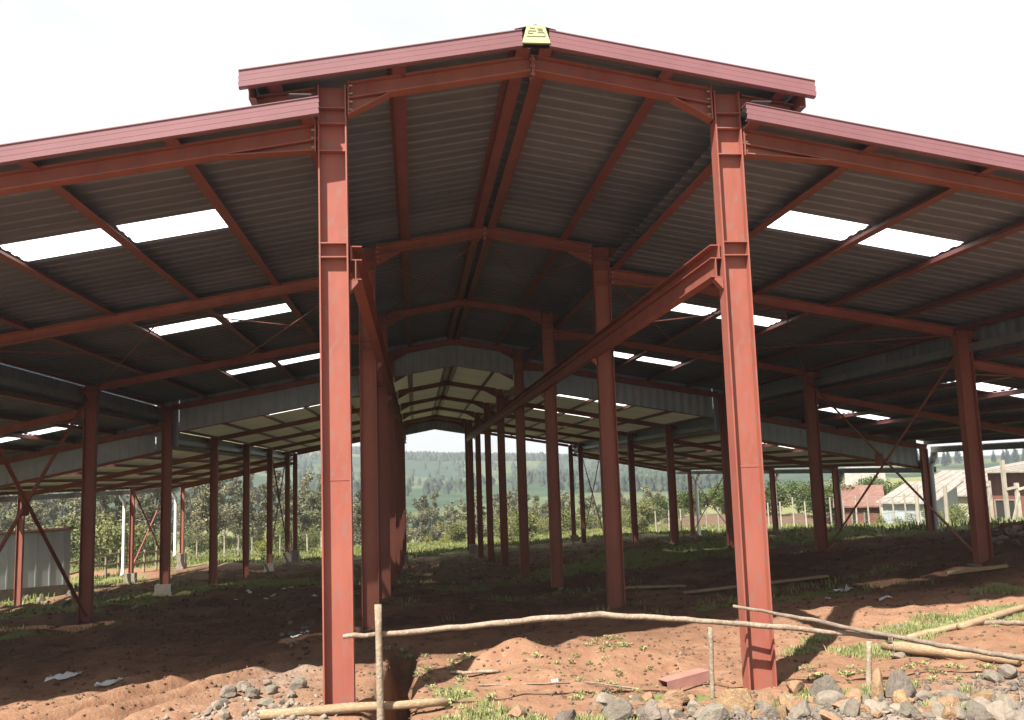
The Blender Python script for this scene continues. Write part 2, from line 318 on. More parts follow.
def grass_mask(x, y):
    inside = (sm(x, -15.5, -14.2))*(1-sm(x, 13.5, 15.5))*(1-sm(y, 44, 48))
    g = .78*(1-inside) + inside*(.12 + .30*sm(y, 8, 30))
    g = g*sm(y, 4, 10) + .12*(1-sm(y, 4, 10))
    for cx, cy, sx, sy, a in ((-.6,-.7,.5,.35,.5),(.35,-.85,.5,.3,.55),(1.0,-.2,.9,.25,.45),(-.9,.5,.35,.6,.4),(2.6,-.5,.7,.3,.35),(5.0,2.0,1.3,.3,.5),(5.6,.9,1.2,.2,.4),(4.2,5.2,3.2,.9,.45),(6.6,7.2,1.6,.8,.4),(-9,9.5,3,1.5,.5),(-11,16,3,3,.6),(-6,21,4,3,.4),(5,17,4,2.5,.45),(11,20,4,3,.55),(2,9,2.5,1,.3),(0,15,4,1,.3),(6,-.7,1.2,.3,.4),(8,3,2,.6,.4)):
        g = g + a*gauss(x, y, cx, cy, sx, sy)
    # bare heaps
    for cx, cy, sx, sy, a in ((12.5,8.5,3,2.5,.4),(-4,28,5,3,.3),(10.2,5.5,2,1.5,.3),(-17,43,8,4,.45)):
        g = g - a*gauss(x, y, cx, cy, sx, sy)
    return np.clip(g, 0, 1)
GM = grass_mask(XX, YY)
at = ground.data.attributes.new('grass', 'FLOAT', 'POINT'); at.data.foreach_set('value', GM.astype(np.float32).ravel())
GV = np.clip(.9*gauss(XX, YY, 4.2, -1.25, 4.6, .55) + .9*gauss(XX, YY, -3.1, -.55, .9, .75) + .4*gauss(XX, YY, .6, -1.4, 2, .4) + .5*gauss(XX, YY, -2.7, 2.2, .5, 1.5), 0, 1)
at = ground.data.attributes.new('damp_and_shade', 'FLOAT', 'POINT'); at.data.foreach_set('value', (sm(YY+vnoise(XX, YY, 1.7, 51)*3, 2.8, 6)*(1-sm(YY, 46, 52))*sm(XX, -16, -13)*(1-sm(XX, 18, 24))).astype(np.float32).ravel())  # mask over the roofed area where shade and damp are painted into the soil
at = ground.data.attributes.new('gravel', 'FLOAT', 'POINT'); at.data.foreach_set('value', GV.astype(np.float32).ravel())

hx = np.linspace(-900, 900, 240); hy = np.linspace(180, 1000, 150)
HX, HY = np.meshgrid(hx, hy); HZ = far_z(HX, HY) - 3*(1-sm(HY, 185, 235))
idx = np.arange(HX.size).reshape(HX.shape)
fc = np.stack([idx[:-1, :-1], idx[:-1, 1:], idx[1:, 1:], idx[1:, :-1]], -1).reshape(-1, 4)
hills = tag(np_mesh('hills', np.stack([HX, HY, HZ], -1).reshape(-1, 3), fc, M['hill']), kind='structure')
hills.data.polygons.foreach_set('use_smooth', [True]*len(fc))

# ------------------------------------------------------------------ the steel shed (one thing: frames, roofs, gutters are bolted together)
SL, SLO, DROP = .18, .195, .63
def nave_b(x): return 3.89-.175*abs(x)                # underside of the rafters, upper section
def lean_b(x): return 3.19-SL*(abs(x)-1.93)
def outer_b(x): return 1.55-SLO*(abs(x)-8.25)
RD = .16; PD = .115                                     # rafter and purlin depths
shed = empty('steel_shed', (0, 0, -2.0), 'open steel shed with red oxide frame, stepped sheet roofs and no walls', 'shed')

def stiff(mb, x, y, z0, w=.165, d=.262):
    return mb.box(x-d/2, x+d/2, y-w/2, y+w/2, z0-.006, z0+.006)
def bolts(mb, x, y, zs, ys=(-.05, .05), n=1):
    for z in zs:
        for dy in ys: mb.tube([(x-.022, y+dy, z), (x+.022, y+dy, z)], .012, 6)

for fi, Y in enumerate(YF):
    low = fi > 3
    for row, X in (('n', -W), ('n', W), ('m', -XM), ('m', XM), ('o', -XO), ('o', XO)):
        dz = -DROP if low else 0
        sg = 1 if X > 0 else -1
        top = {'n': nave_b(X)+RD-.01 if row == 'n' else 0, 'm': lean_b(X)+RD-.02, 'o': outer_b(X)+.02}[row] + dz
        dep = {'n': .265, 'm': .255, 'o': .21}[row]; wid = {'n': .165, 'm': .165, 'o': .14}[row]
        g = gz(X, Y); plinth = 0
        for (px_, py_, h_) in ((-XM, 18, .32), (-XO, 36, .42), (-XO, 45.16, .75), (-XM, 36, .38), (-XM, 42, .62), (-XM, 45.16, .72), (W, 42, .45), (-W, 42, .3), (XM, 45.16, .3)):
            if abs(px_-X) < .1 and abs(py_-Y) < .1: plinth = h_
        zb = g-.25 if not plinth else g+plinth
        if fi == 0 and row == 'n': zb = g-.3
        c = MB().ibeam((X-(sg*.028 if fi == 0 and row == 'n' else 0), Y, zb), (X, Y, top), dep, wid, (1, 0, 0)).build('column', M['steel'], shed, loc=(X, Y, zb))
        if plinth:
            p = MB().box(X-.22, X+.22, Y-.2, Y+.2, g-.3, g+plinth-.006); p.box(X-.24, X+.24, Y-.22, Y+.22, g-.3, g+.1)
            p.build('concrete_plinth', M['concrete'], c)
        elif row != 'n' or fi > 0:
            MB().box(X-.2, X+.2, Y-.16, Y+.16, g-.3, g-.02).build('footing', M['concrete'], c)
        if row == 'n':
            for z in (3.473, 3.32, 3.052, 2.163, 2.03): stiff(MB(), X, Y, z+dz, .158, .255).build('stiffener', M['steel'], c)
        if row == 'm' and fi < 4:
            st = MB(); stiff(st, X, Y, lean_b(X)+dz, .158, .24); st.build('stiffener', M['steel'], c)
        if fi == 0 and row == 'n':
            seam = MB().box(X-.131, X+.131, Y-.0085, Y-.0045, -.02, .0)
            seam.build('weld_seam', M['steel'], c)

    # rafters: nave pair, lean-to pair, outer pair
    secs = [(-DROP, low or fi == 3)] if fi > 3 else [(0, True)] + ([(-DROP, True)] if fi == 3 else [])
    for dz, _ in secs:
        yy = Y if not (fi == 3 and dz) else Y+.24
        for sg in (-1, 1):
            # nave
            x0, x1 = (0.0, W-.15)
            zc = lambda x, f: f(x)+RD/2+dz
            q = MB().ibeam((0, yy, zc(0, nave_b)), (sg*x1, yy, zc(x1, nave_b)), RD, .13, (0, 0, 1))
            ra = q.build('rafter', M['steel'], shed, loc=(0, yy, zc(0, nave_b)))
            hz = nave_b(x1)+dz; hx0 = W-.15; hx1 = 1.42
            h = MB(); h.add([(sg*hx0, yy-.005, hz), (sg*hx0, yy-.005, hz-.15), (sg*hx1, yy-.005, nave_b(hx1)+dz), (sg*hx0, yy+.005, hz), (sg*hx0, yy+.005, hz-.15), (sg*hx1, yy+.005, nave_b(hx1)+dz)],
                            [(0,1,2),(5,4,3),(0,3,4,1),(1,4,5,2),(2,5,3,0)])
            h.bar((sg*hx0, yy, hz-.155), (sg*(hx1-.02), yy, nave_b(hx1)+dz-.006), .13, .012, side=(0,1,0)); h.build('haunch', M['steel'], ra)
            pl = MB().box(sg*x1-.012 if sg > 0 else sg*x1-.0, sg*x1 if sg > 0 else sg*x1+.012, yy-.08, yy+.08, hz-.17, hz+RD+.02); pl.build('end_plate', M['steel'], ra); bl = MB(); bolts(bl, sg*(x1-.02), yy, [hz-.11, hz-.03, hz+.05, hz+.13]); fi < 3 and bl.build('bolt_row', M['bolt'], ra)
            if sg > 0:
                ap = MB().box(-.012, .012, yy-.08, yy+.08, nave_b(0)+dz-.06, nave_b(0)+RD+dz-.01); ap.build('apex_plate', M['steel'], ra); bl = MB(); bolts(bl, 0, yy, [nave_b(0)+dz-.03, nave_b(0)+dz+.05, nave_b(0)+dz+.12]); fi < 3 and bl.build('bolt_row', M['bolt'], ra)
            # short cantilever of the nave rafter beyond the column
            a = W+.15; b_ = 2.62
            MB().ibeam((sg*a, yy, nave_b(a)+RD/2+dz), (sg*b_, yy, nave_b(b_)+RD/2+dz), RD-.01, .12, (0,0,1)).build('eave_bracket', M['steel'], shed, loc=(sg*a, yy, nave_b(a)))
            # lean-to
            a = W+.15; b_ = XM-.14
            q = MB().ibeam((sg*a, yy, lean_b(a)+RD/2+dz), (sg*b_, yy, lean_b(b_)+RD/2+dz), RD, .13, (0,0,1)); ra = q.build('rafter', M['steel'], shed, loc=(sg*a, yy, lean_b(a)))
            hz = lean_b(a)+dz; e = a+.85
            h = MB(); h.add([(sg*a, yy-.005, hz), (sg*a, yy-.005, hz-.09), (sg*e, yy-.005, lean_b(e)+dz), (sg*a, yy+.005, hz), (sg*a, yy+.005, hz-.09), (sg*e, yy+.005, lean_b(e)+dz)], [(0,1,2),(5,4,3),(0,3,4,1),(1,4,5,2),(2,5,3,0)])
            h.bar((sg*a, yy, hz-.096), (sg*(e+.02), yy, lean_b(e)+dz-.007), .13, .012, side=(0,1,0)); h.build('haunch', M['steel'], ra)
            pl = MB().box(min(sg*a, sg*(a+.012)), max(sg*a, sg*(a+.012)), yy-.08, yy+.08, hz-.12, hz+RD+.02); pl.build('end_plate', M['steel'], ra); bl = MB(); bolts(bl, sg*(a+.02), yy, [hz-.07, hz+.02, hz+.1, hz+.17]); fi < 3 and bl.build('bolt_row', M['bolt'], ra)
            a = XM+.14; b_ = XM+.62
            MB().ibeam((sg*a, yy, lean_b(a)+RD/2+dz), (sg*b_, yy, lean_b(b_)+RD/2+dz), RD-.01, .12, (0,0,1)).build('eave_bracket', M['steel'], shed, loc=(sg*a, yy, lean_b(a)))
            # outer aisle
            a = XM+.14; b_ = XO+.12
            q = MB().ibeam((sg*a, yy, outer_b(a)+RD/2+dz), (sg*b_, yy, outer_b(b_)+RD/2+dz), RD, .13, (0,0,1)); ra = q.build('rafter', M['steel'], shed, loc=(sg*a, yy, outer_b(a)))
            hz = outer_b(a)+dz; e = a+.7
            h = MB(); h.bar((sg*a, yy, hz-.1), (sg*e, yy, outer_b(e)+dz-.008), .12, .012, side=(0,1,0)); h.build('haunch', M['steel'], ra)

# purlins (cold formed Z), one run per section
def zed(mb, x, y0, y1, zt, sg):
    mb.box(x-.004, x+.004, y0, y1, zt-PD+.011, zt)
    mb.box(x+.004 if sg > 0 else x-.054, x+.054 if sg > 0 else x-.004, y0, y1, zt-.006, zt-.001)
    mb.box(x-.004-.12 if sg > 0 else x+.004, x-.004 if sg > 0 else x+.004+.12, y0, y1, zt-PD+.012, zt-PD+.017)
NP = [.17, 1.36, 2.5]; LP = [2.2, 3.42, 4.66, 5.92, 7.16, 8.36]; OP = [8.55, 9.68, 10.76, 11.84, 12.92, 13.9, 14.72]
for y0, y1, dz in ((-.24, 18.08, 0), (18.17, 45.75, -DROP)):
    for sg in (-1, 1):
        for lst, fn, nm in ((NP, nave_b, 'n'), (LP, lean_b, 'l'), (OP, outer_b, 'o')):
            for x in lst:
                zt = fn(x)+RD+PD+dz-.011
                m = MB(); zed(m, sg*x, y0, y1, zt, sg); m.build('purlin', M['purlin'], shed, loc=(sg*x, y0, zt))

for y0, y1, dz in ((-.26, 18.08, 0), (18.17, 45.75, -DROP)):
    for sg in (-1, 1):
        z = nave_b(2.67)+RD+PD-.012+dz
        MB().box(min(sg*2.655, sg*2.665), max(sg*2.655, sg*2.665), y0, y1, z-.22, z).box(min(sg*2.60, sg*2.654), max(sg*2.60, sg*2.654), y0, y1, z-.22, z-.21).build('eave_beam', M['steel'], shed, loc=(sg*2.66, y0, z))
# corrugated roof sheets with cut-outs for the skylights
PITCH = .25
def profile(y):
    t = (y/PITCH) % 1.0
    return .014*max(0, min(1, (abs(t-.5)*2-.42)/.2))
def sheet(name, m, xa, xb, fn, y0, y1, dz, sky, parent, thick=.0):
    ys = []; y = y0
    fr = [0, .19, .29, .71, .81]
    k = math.floor(y0/PITCH)
    while k*PITCH < y1:
        for f_ in fr:
            v = (k+f_)*PITCH
            if y0 < v < y1: ys.append(v)
        k += 1
    ys = [y0]+ys+[y1]
    sx = sorted(set([xa, xb]+[v for s in sky for v in s[:2]]))
    mb = MB(); nxs = len(sx)
    for y in ys:
        for x in sx: mb.v.append((x, y, fn(abs(x))+RD+PD+.004+dz+profile(y)))
    for i in range(len(ys)-1):
        ym = (ys[i]+ys[i+1])/2
        for j in range(nxs-1):
            xm = (sx[j]+sx[j+1])/2
            if any(min(s[:2]) < xm < max(s[:2]) and s[2] < ym < s[3] for s in sky): continue
            mb.f.append((i*nxs+j, i*nxs+j+1, (i+1)*nxs+j+1, (i+1)*nxs+j))
    o = mb.build(name, m, parent, loc=(xa, y0, fn(abs(xa))))
    for s in sky:
        sk = MB(); yy = [v for v in ys if s[2]-.001 <= v <= s[3]+.001]
        yy = [min(ys, key=lambda v: abs(v-s[2]))] + yy + [min(ys, key=lambda v: abs(v-s[3]))]; yy = sorted(set(yy))
        for y in yy:
            for x in s[:2]: sk.v.append((x, y, fn(abs(x))+RD+PD+.005+dz+profile(y)))
        for i in range(len(yy)-1): sk.f.append((2*i, 2*i+1, 2*i+3, 2*i+2))
        sk.build('skylight', M['skylight'], o, loc=(s[0], s[2], fn(abs(s[0]))))
q4 = lambda v: round(v/PITCH)*PITCH
for sec, (y0, y1, dz, m) in enumerate(((-.3, 18.15, 0, M['sheet']), (18.22, 45.9, -DROP, M['sheet_new']))):
    for sg in (-1, 1):
        sheet('roof_sheet', m, 0, sg*2.73, nave_b, y0, y1, dz, [], shed)
        bays = [2.25, 8.0, 14.5] if sec == 0 else [20.5, 26.5, 32.5, 38.5]
        sk = [(sg*a, sg*b, q4(y), q4(y)+.75) for y in bays for a, b in ((3.46, 4.62), (4.70, 5.90))]
        sheet('roof_sheet', m, sg*2.04, sg*8.92, lean_b, y0, y1, dz, sk, shed)
        bays = [2.25, 8.25, 14.75] if sec == 0 else [20.5, 26.5, 32.5, 38.5]
        sk = [(sg*a, sg*b, q4(y), q4(y)+.75) for y in bays for a, b in ((9.72, 10.72), (10.80, 11.80))]
        sheet('roof_sheet', m, sg*8.45, sg*14.86, outer_b, y0, y1, dz, sk, shed)

# barge boards on the front gable: three folded laps each
def barge(x0, x1, fn, y, hgt, dz=0):
    mb = MB(); top = lambda x: fn(x)+RD+PD+.022+dz
    n = 3
    for k in range(n):
        o0, o1 = hgt*k/n, hgt*(k+1)/n-.006
        yk = y-.006*k
        a, b = Vector((x0, yk, top(x0)-(o0+o1)/2)), Vector((x1, yk, top(x1)-(o0+o1)/2))
        mb.bar(a, b, .012, (o1-o0), side=(0,1,0))
    a, b = Vector((x0, y+.05, top(x0)+.004)), Vector((x1, y+.05, top(x1)+.004)); mb.bar(a, b, .13, .008, side=(0,1,0))
    a, b = Vector((x0, y+.02, top(x0)-hgt+.004)), Vector((x1, y+.02, top(x1)-hgt+.004)); mb.bar(a, b, .05, .008, side=(0,1,0))
    return mb.build('barge_board', M['fascia'], shed, loc=(x0, y, top(x0)))
for sg in (-1, 1):
    barge(sg*.13, sg*2.745, nave_b, -.315, .165)
    barge(sg*2.03, sg*8.95, lean_b, -.315, .165)
    barge(sg*8.98, sg*14.95, outer_b, -.315, .165)
# ridge cap with pressed key pattern
ztop = nave_b(0)+RD+PD+.028
mb = MB(); yb = -.345
mb.add([(-.135, yb, ztop-.165), (.135, yb, ztop-.165), (.085, yb, ztop+.012), (-.085, yb, ztop+.012), (-.135, yb+.03, ztop-.165), (.135, yb+.03, ztop-.165), (.085, yb+.03, ztop+.012), (-.085, yb+.03, ztop+.012)],
       [(0,1,2,3),(7,6,5,4),(0,4,5,1),(1,5,6,2),(2,6,7,3),(3,7,4,0)])
rc = mb.build('ridge_cap', M['cap'], shed, loc=(0, yb, ztop))
mb = MB(); yk = yb-.003
for (xa, za, xb, zb) in ((-.06,-.018,-.01,-.018),(.01,-.024,.06,-.024),(-.07,-.045,.0,-.045),(.02,-.04,.065,-.04),(-.072,-.045,-.076,-.07),(-.076,-.07,-.03,-.07),(.015,-.06,.075,-.06),(.078,-.06,.085,-.1),(-.09,-.1,.085,-.1)):
    mb.bar((xa, yk, ztop+za), (xb, yk, ztop+zb), .004, .007, side=(0,1,0))
mb.build('key_pattern', M['cap_line'], rc)
for y0, y1, dz in ((-.32, 18.15, 0), (18.22, 45.9, -DROP)):
    mb = MB()
    for sg in (-1, 1):
        mb.bar((0, y0, nave_b(0)+RD+PD+.052+dz), (0, y1, nave_b(0)+RD+PD+.052+dz), .01, .01)
        mb.add([(0, y0, nave_b(0)+RD+PD+.06+dz), (sg*.2, y0, nave_b(.2)+RD+PD+.046+dz), (sg*.2, y1, nave_b(.2)+RD+PD+.046+dz), (0, y1, nave_b(0)+RD+PD+.06+dz)], [(0,1,2,3)])
    mb.build('ridge_flashing', M['fascia'], shed, loc=(0, y0, nave_b(0)))

# closing strip of ribbed cladding where the roof steps down, and at the far gable of the nave
def strip(xa, xb, fn, y, t0, t1, dz=0):
    n = max(2, int(abs(xb-xa)/.0625)); mb = MB()
    for i in range(n+1):
        x = xa+(xb-xa)*i/n; w = -.018 if (i % 4) in (0, 1) else .0
        mb.v += [(x, y+w, fn(abs(x))+t0+dz), (x, y+w, fn(abs(x))+t1+dz), (x, y+w+.004, fn(abs(x))+t0+dz), (x, y+w+.004, fn(abs(x))+t1+dz)]
    for i in range(n):
        a, b = i*4, i*4+4
        mb.f += [(a, a+1, b+1, b), (a+2, b+2, b+3, a+3), (a, b, b+2, a+2), (a+1, a+3, b+3, b+1)]
    return mb.build('closing_strip', M['strip'], shed, loc=(xa, y, fn(abs(xa))))
for sg in (-1, 1):
    strip(sg*.0, sg*2.7, nave_b, 18.11, .31, -.64)
    strip(sg*2.1, sg*7.95, lean_b, 18.11, .31, -.62)
    strip(sg*7.96, sg*8.58, lean_b, 18.12, .30, -1.05)
    strip(sg*8.6, sg*14.5, outer_b, 18.11, .30, -.56)
    strip(sg*0, sg*2.7, nave_b, 45.6, .25, -.5, -DROP)
# gutters and eave beams
for y0, y1, dz in ((-.3, 18.1, 0), (18.25, 45.8, -DROP)):
    for sg in (-1, 1):
        z = outer_b(15)+RD+PD-.14+dz
        mb = MB().box(min(sg*14.96, sg*15.16), max(sg*14.96, sg*15.16), y0, y1, z-.17, z-.16)
        mb.box(min(sg*15.16, sg*15.17), max(sg*15.16, sg*15.17), y0, y1, z-.16, z+.02); mb.box(min(sg*14.95, sg*14.96), max(sg*14.95, sg*14.96), y0, y1, z-.16, z+.02)
        mb.build('gutter', M['galv'], shed, loc=(sg*15, y0, z))
        # valley gutter over the middle row
        z = outer_b(8.5)+RD+PD+.05+dz
        MB().box(min(sg*8.36, sg*8.62), max(sg*8.36, sg*8.62), y0, y1, z-.008, z).box(min(sg*8.36, sg*8.368), max(sg*8.36, sg*8.368), y0, y1, z, z+.13).build('valley_flashing', M['galv'], shed, loc=(sg*8.4, y0, z))
        t_ = lean_b(8.5)+RD+PD-.02+dz - (.05 if sg < 0 else 0)
        n_ = int((y1-y0)/.0625); mb = MB()
        for i in range(n_+1):
            y_ = y0+(y1-y0)*i/n_; q_ = .012 if (i % 4) in (0, 1) else 0; x_ = sg*(8.52+q_); mb.v += [(x_, y_, z-.03), (x_, y_, t_)]
        mb.f = [(2*i, 2*i+1, 2*i+3, 2*i+2) for i in range(n_)]; mb.build('valley_riser', M['sheet'], shed, loc=(sg*8.52, y0, z))
        z = lean_b(2.1)+RD+PD+.07+dz
        MB().box(min(sg*2.10, sg*2.3), max(sg*2.10, sg*2.3), y0, y1, z-.003, z).build('apron_flashing', M['galv'], shed, loc=(sg*2.2, y0, z))

# runway beams along the nave columns: a channel over a plate
for sg in (-1, 1):
    x = sg*(W-.145-.06)
    for i in range(7):
        a, b = YF[i]-.04 if i == 0 else YF[i]+.02, YF[i+1]-.02
        mb = MB().box(x-.05, x+.058, a, b, 2.132, 2.142); mb.box(x-.05, x+.058, a, b, 2.004, 2.014)
        mb.box(x-.006 + sg*.04, x+.006 + sg*.04, a, b, 2.014, 2.132)
        mb.box(x-.005, x+.005, a, b, 1.83, 2.004); mb.box(x-.055, x+.055, a, b, 1.82, 1.83)
        rb = mb.build('runway_beam', M['steel'], shed, loc=(x, a, 2.0))
        k = MB().add([(x+sg*.058, YF[i]-.048, 1.815), (x+sg*.058, YF[i]-.048, 1.70), (x-sg*.02, YF[i]-.048, 1.79), (x-sg*.02, YF[i]-.048, 1.815), (x+sg*.058, YF[i]+.048, 1.815), (x+sg*.058, YF[i]+.048, 1.70), (x-sg*.02, YF[i]+.048, 1.79), (x-sg*.02, YF[i]+.048, 1.815)],
                     [(0,1,2,3),(7,6,5,4),(0,4,5,1),(1,5,6,2),(2,6,7,3),(3,7,4,0)]); k.build('bracket', M['steel'], rb)

# wall bracing: angle crosses
def cross(X, ya, yb, za, zb, ta, tb, w=.06):
    m = MB(); m.bar((X-.035, ya+.1, za), (X-.035, yb-.1, tb), w, .008, side=(0,0,1)); m.bar((X-.035, ya+.1, za), (X-.035, yb-.1, tb), .008, w, side=(0,0,1), off=(w/2, -w/2+.004))
    m.bar((X+.035, yb-.1, zb), (X+.035, ya+.1, ta), w, .008, side=(0,0,1)); m.bar((X+.035, yb-.1, zb), (X+.035, ya+.1, ta), .008, w, side=(0,0,1), off=(w/2, -w/2+.004))
    o = m.build('cross_brace', M['steel'], shed, loc=(X, (ya+yb)/2, (za+zb)/2))
    c = Vector((X, (ya+yb)/2, (za+zb+ta+tb)/4)); MB().box(X-.055, X-.045, c.y-.15, c.y+.15, c.z-.13, c.z+.13).build('gusset_plate', M['steel'], o)
for X in (-XM, XM):
    cross(X, 6, 12, gz(X, 6)+.1, gz(X, 12)+.1, lean_b(XM)-.15, lean_b(XM)-.15, .05)
    cross(X, 36, 42, gz(X, 36)+.4, gz(X, 42)+.6, lean_b(XM)-DROP-.1, lean_b(XM)-DROP-.1, .05)
for X in (-XO, XO):
    cross(X, 36, 42, gz(X, 36)+.5, gz(X, 42)+.3, outer_b(XO)-DROP-.05, outer_b(XO)-DROP-.05, .05)
# roof-plane rods
for xa, xb, fn in ((-W, 0, nave_b), (0, W, nave_b), (-8.1, -5.1, lean_b), (-5.1, -2.1, lean_b), (5.1, 8.1, lean_b), (2.1, 5.1, lean_b)):
    m = MB(); m.tube([(xa, 6.1, fn(xa)+.08), (xb, 11.9, fn(xb)+.08)], .012, 6); m.tube([(xb, 6.1, fn(xb)+.05), (xa, 11.9, fn(xa)+.05)], .012, 6); m.build('roof_brace', M['steel'], shed, loc=(xa, 6, fn(xa)))
# fly braces from purlin to rafter
for x in (-5.92, -3.42, 3.42, 5.92):
    for Y in (6, 12):
        MB().bar((x, Y+.45, lean_b(x)+RD+.02), (x, Y, lean_b(x)+.01), .03, .03).build('fly_brace', M['steel'], shed, loc=(x, Y, lean_b(x)))

# downpipes
def pipe(pts, r, m):
    out = []
    P = [Vector(p) for p in pts]
    for i, p in enumerate(P):
        if 0 < i < len(P)-1:
            a = (P[i-1]-p).normalized(); b = (P[i+1]-p).normalized(); rr = min(.12, (P[i-1]-p).length/2, (P[i+1]-p).length/2)
            for t in (0, .25, .5, .75, 1): out.append((p+a*rr)*(1-t)**2+p*2*t*(1-t)+(p+b*rr)*t*t)
        else: out.append(p)
    return MB().tube(out, r, 10).build('downpipe', m, shed, smooth=True, loc=tuple(P[0]))
def dp(sg, Y, m, dz, off=.3, r=.07, foot=.25, kick=.3):
    z = outer_b(15)+RD+PD-.3+dz; x = sg*15.05; xc = sg*(XO+.22); g = gz(xc, Y)
    pipe([(x, Y-off, z), (x, Y-off, z-.12), (xc, Y-off, z-.4), (xc, Y-off, g+foot), (xc-sg*kick*.2, Y-off-kick, g+foot-.12)], r, m)
dp(-1, 36, M['pvc'], -DROP, .45, .075, .5, .35); dp(-1, 45.16, M['pvc'], -DROP, .6, .09, .85, .5)
dp(1, 17.9, M['pvc_grey'], 0, -.2, .11, .1, .1); dp(1, 24, M['pvc_grey'], -DROP, -.3, .1, .1, .1); dp(1, 30, M['pvc'], -DROP, -.35, .075, .1, .1); dp(1, 42, M['pvc'], -DROP, .5, .09, .15, .6)

# ------------------------------------------------------------------ poles, stakes, timber
def pole(name, pts, rads, m, label, cat='pole', group=None, n=9):
    P = [Vector(p) for p in pts]; out = []; rr = []
    for i in range(len(P)-1):
        k = 7
        for j in range(k):
            t = j/k; out.append(P[i].lerp(P[i+1], t)); rr.append((rads[i]*(1-t)+rads[i+1]*t)*random.uniform(.92, 1.08))
    out.append(P[-1]); rr.append(rads[-1])
    out = [p+Vector((0, random.uniform(-.006, .006), random.uniform(-.007, .007))) for p in out]
    o = MB().tube(out, rr, n, .06).build(name, m, None, True, loc=tuple(P[0])); return tag(o, label, cat, group)
yp = -.27
pole('long_pole', [at_y(343,636.5,yp), at_y(420,631,yp), at_y(520,621,yp), at_y(600,614.5,yp+.02), at_y(700,620.5,yp), at_y(800,629,yp), at_y(893,638.5,yp-.05)], [.02,.024,.026,.027,.026,.025,.021], M['wood'], 'long pale debarked pole lying level across both front columns', 'pole')
pole('thin_pole', [at_y(733,606.5,yp+.0), at_y(800,617.5,yp-.02), at_y(890,636.5,yp-.11), at_y(960,648.5,yp-.15), at_y(1030,659.5,yp-.2)], [.014,.018,.022,.024,.026], M['wood_dark'], 'thin dark pole sloping down to the right from the right front column', 'pole')
def stake(px, py0, py1, y, r, label):
    a = at_y(px[0], py0, y); b = at_y(px[1], py1, y); b = Vector((b.x, b.y, gz(b.x, b.y)-.15))
    pole('wooden_stake', [b, a], [r*1.05, r], M['wood'], label, 'stake', 'stakes driven in at the front of the shed')
stake((378, 381), 604, 705, yp-.065, .031, 'tall wooden stake holding the long pole beside the left front column')
stake((710.5, 711.5), 626.5, 690, yp-.02, .022, 'slim stake propping the long pole in front of the right front column')
stake((869, 866), 640.5, 670, yp-.075, .026, 'short stake under the crossing of the two poles on the right')
# twine at the crossing
c = at_y(889, 638, yp-.09); mb = MB()
for k in range(4): mb.tube([c+Vector((.012*k-.02+.035*math.cos(t)*.3, .05*math.cos(t), .05*math.sin(t))) for t in [2*math.pi*j/12 for j in range(13)]], .004, 5)
mb.tube([c+Vector((0,-.05,0)), c+Vector((.005,-.07,-.08)), c+Vector((-.01,-.06,-.15))], .004, 5)
tag(mb.build('twine_knot', M['wood_dark'], None, loc=tuple(c)), 'dark twine knot tying the thin pole to the long pole', 'twine')
def log(p, q, r, m, label, name='log', cat='log', flat=None, lift=None, group=None):
    a, b = gp(*p), gp(*q); n = 6; pts = []
    for i in range(n+1):
        t = i/n; v = a.lerp(b, t); pts.append(v)
    g = [gz(v.x, v.y) for v in pts]
    # rests on its highest contact: straight line above the ground
    s0, s1 = g[0], g[-1]; lift_ = max(gi-(s0+(s1-s0)*i/n) for i, gi in enumerate(g))
    a = Vector((a.x, a.y, s0+lift_*.7)); b = Vector((b.x, b.y, s1+lift_*.7))
    if flat:
        o = MB().bar(a+Vector((0,0,flat[1]/2)), b+Vector((0,0,flat[1]/2)), flat[0], flat[1]).build(name, m, None, loc=tuple(a)); bv = o.modifiers.new('b', 'BEVEL'); bv.width = .006; bv.segments = 1
        return tag(o, label, cat, group)
    return pole(name, [a+Vector((0,0,r*.7)), b+Vector((0,0,r*.75))], [r, r*.85], m, label, cat, group, 10)
log((884,652), (1020,668), .058, M['plank'], 'thick orange-brown log below the crossed poles at right')
log((908,641), (975,625), .04, M['plank'], 'short debarked log on the sunlit soil right of the crossed poles')
log((960,630), (1034,607), .045, M['plank'], 'long debarked log running up to the right edge on sunlit soil')
log((978,625), (1030,626), .03, M['wood'], 'thin pale pole lying level at the right edge behind the logs')
log((260,722), (448,709), .042, M['plank'], 'pale cut log lying at the very front by the left front column')
log((450,674), (500,672.5), .018, M['wood'], 'small pale stick on the soil between the front columns', 'stick', 'stick')
log((683,594), (828,577), 0, M['plank'], 'long grey plank on shaded ground behind the right front column', 'plank', 'plank', (.12,.04))
log((622,590), (684,588), 0, M['plank'], 'short dull plank beside the first inner right column', 'plank', 'plank', (.14,.04))
log((948,575.5), (1008,568), 0, M['plank'], 'brown plank at the foot of the far right column', 'plank', 'plank', (.12,.05))
log((575,681), (640,690), .008, M['wood_dark'], 'thin dark twig between the front columns', 'stick', 'stick')
log((478,686), (570,684), .007, M['wood_dark'], 'thin dark twig left of the grass patch', 'stick', 'stick')
# pinkish offcut of folded steel channel by the slim stake
a, b = gp(663, 687), gp(705, 680); d = (b-a).normalized(); ang = math.atan2(d.y, d.x)
mb = MB(); L_ = (b-a).length
mb.bar(a+Vector((0,0,.06)), b+Vector((0,0,.10)), .15, .008); mb.bar(a+Vector((0,0,.02)), b+Vector((0,0,.06)), .008, .09, off=(.071, -.01)); mb.bar(a+Vector((0,0,.02)), b+Vector((0,0,.06)), .008, .09, off=(-.071, -.01))
tag(mb.build('steel_offcut', M['pink'], None, loc=tuple(a)), 'pinkish red steel channel offcut leaning on stones by the slim stake', 'steel offcut')

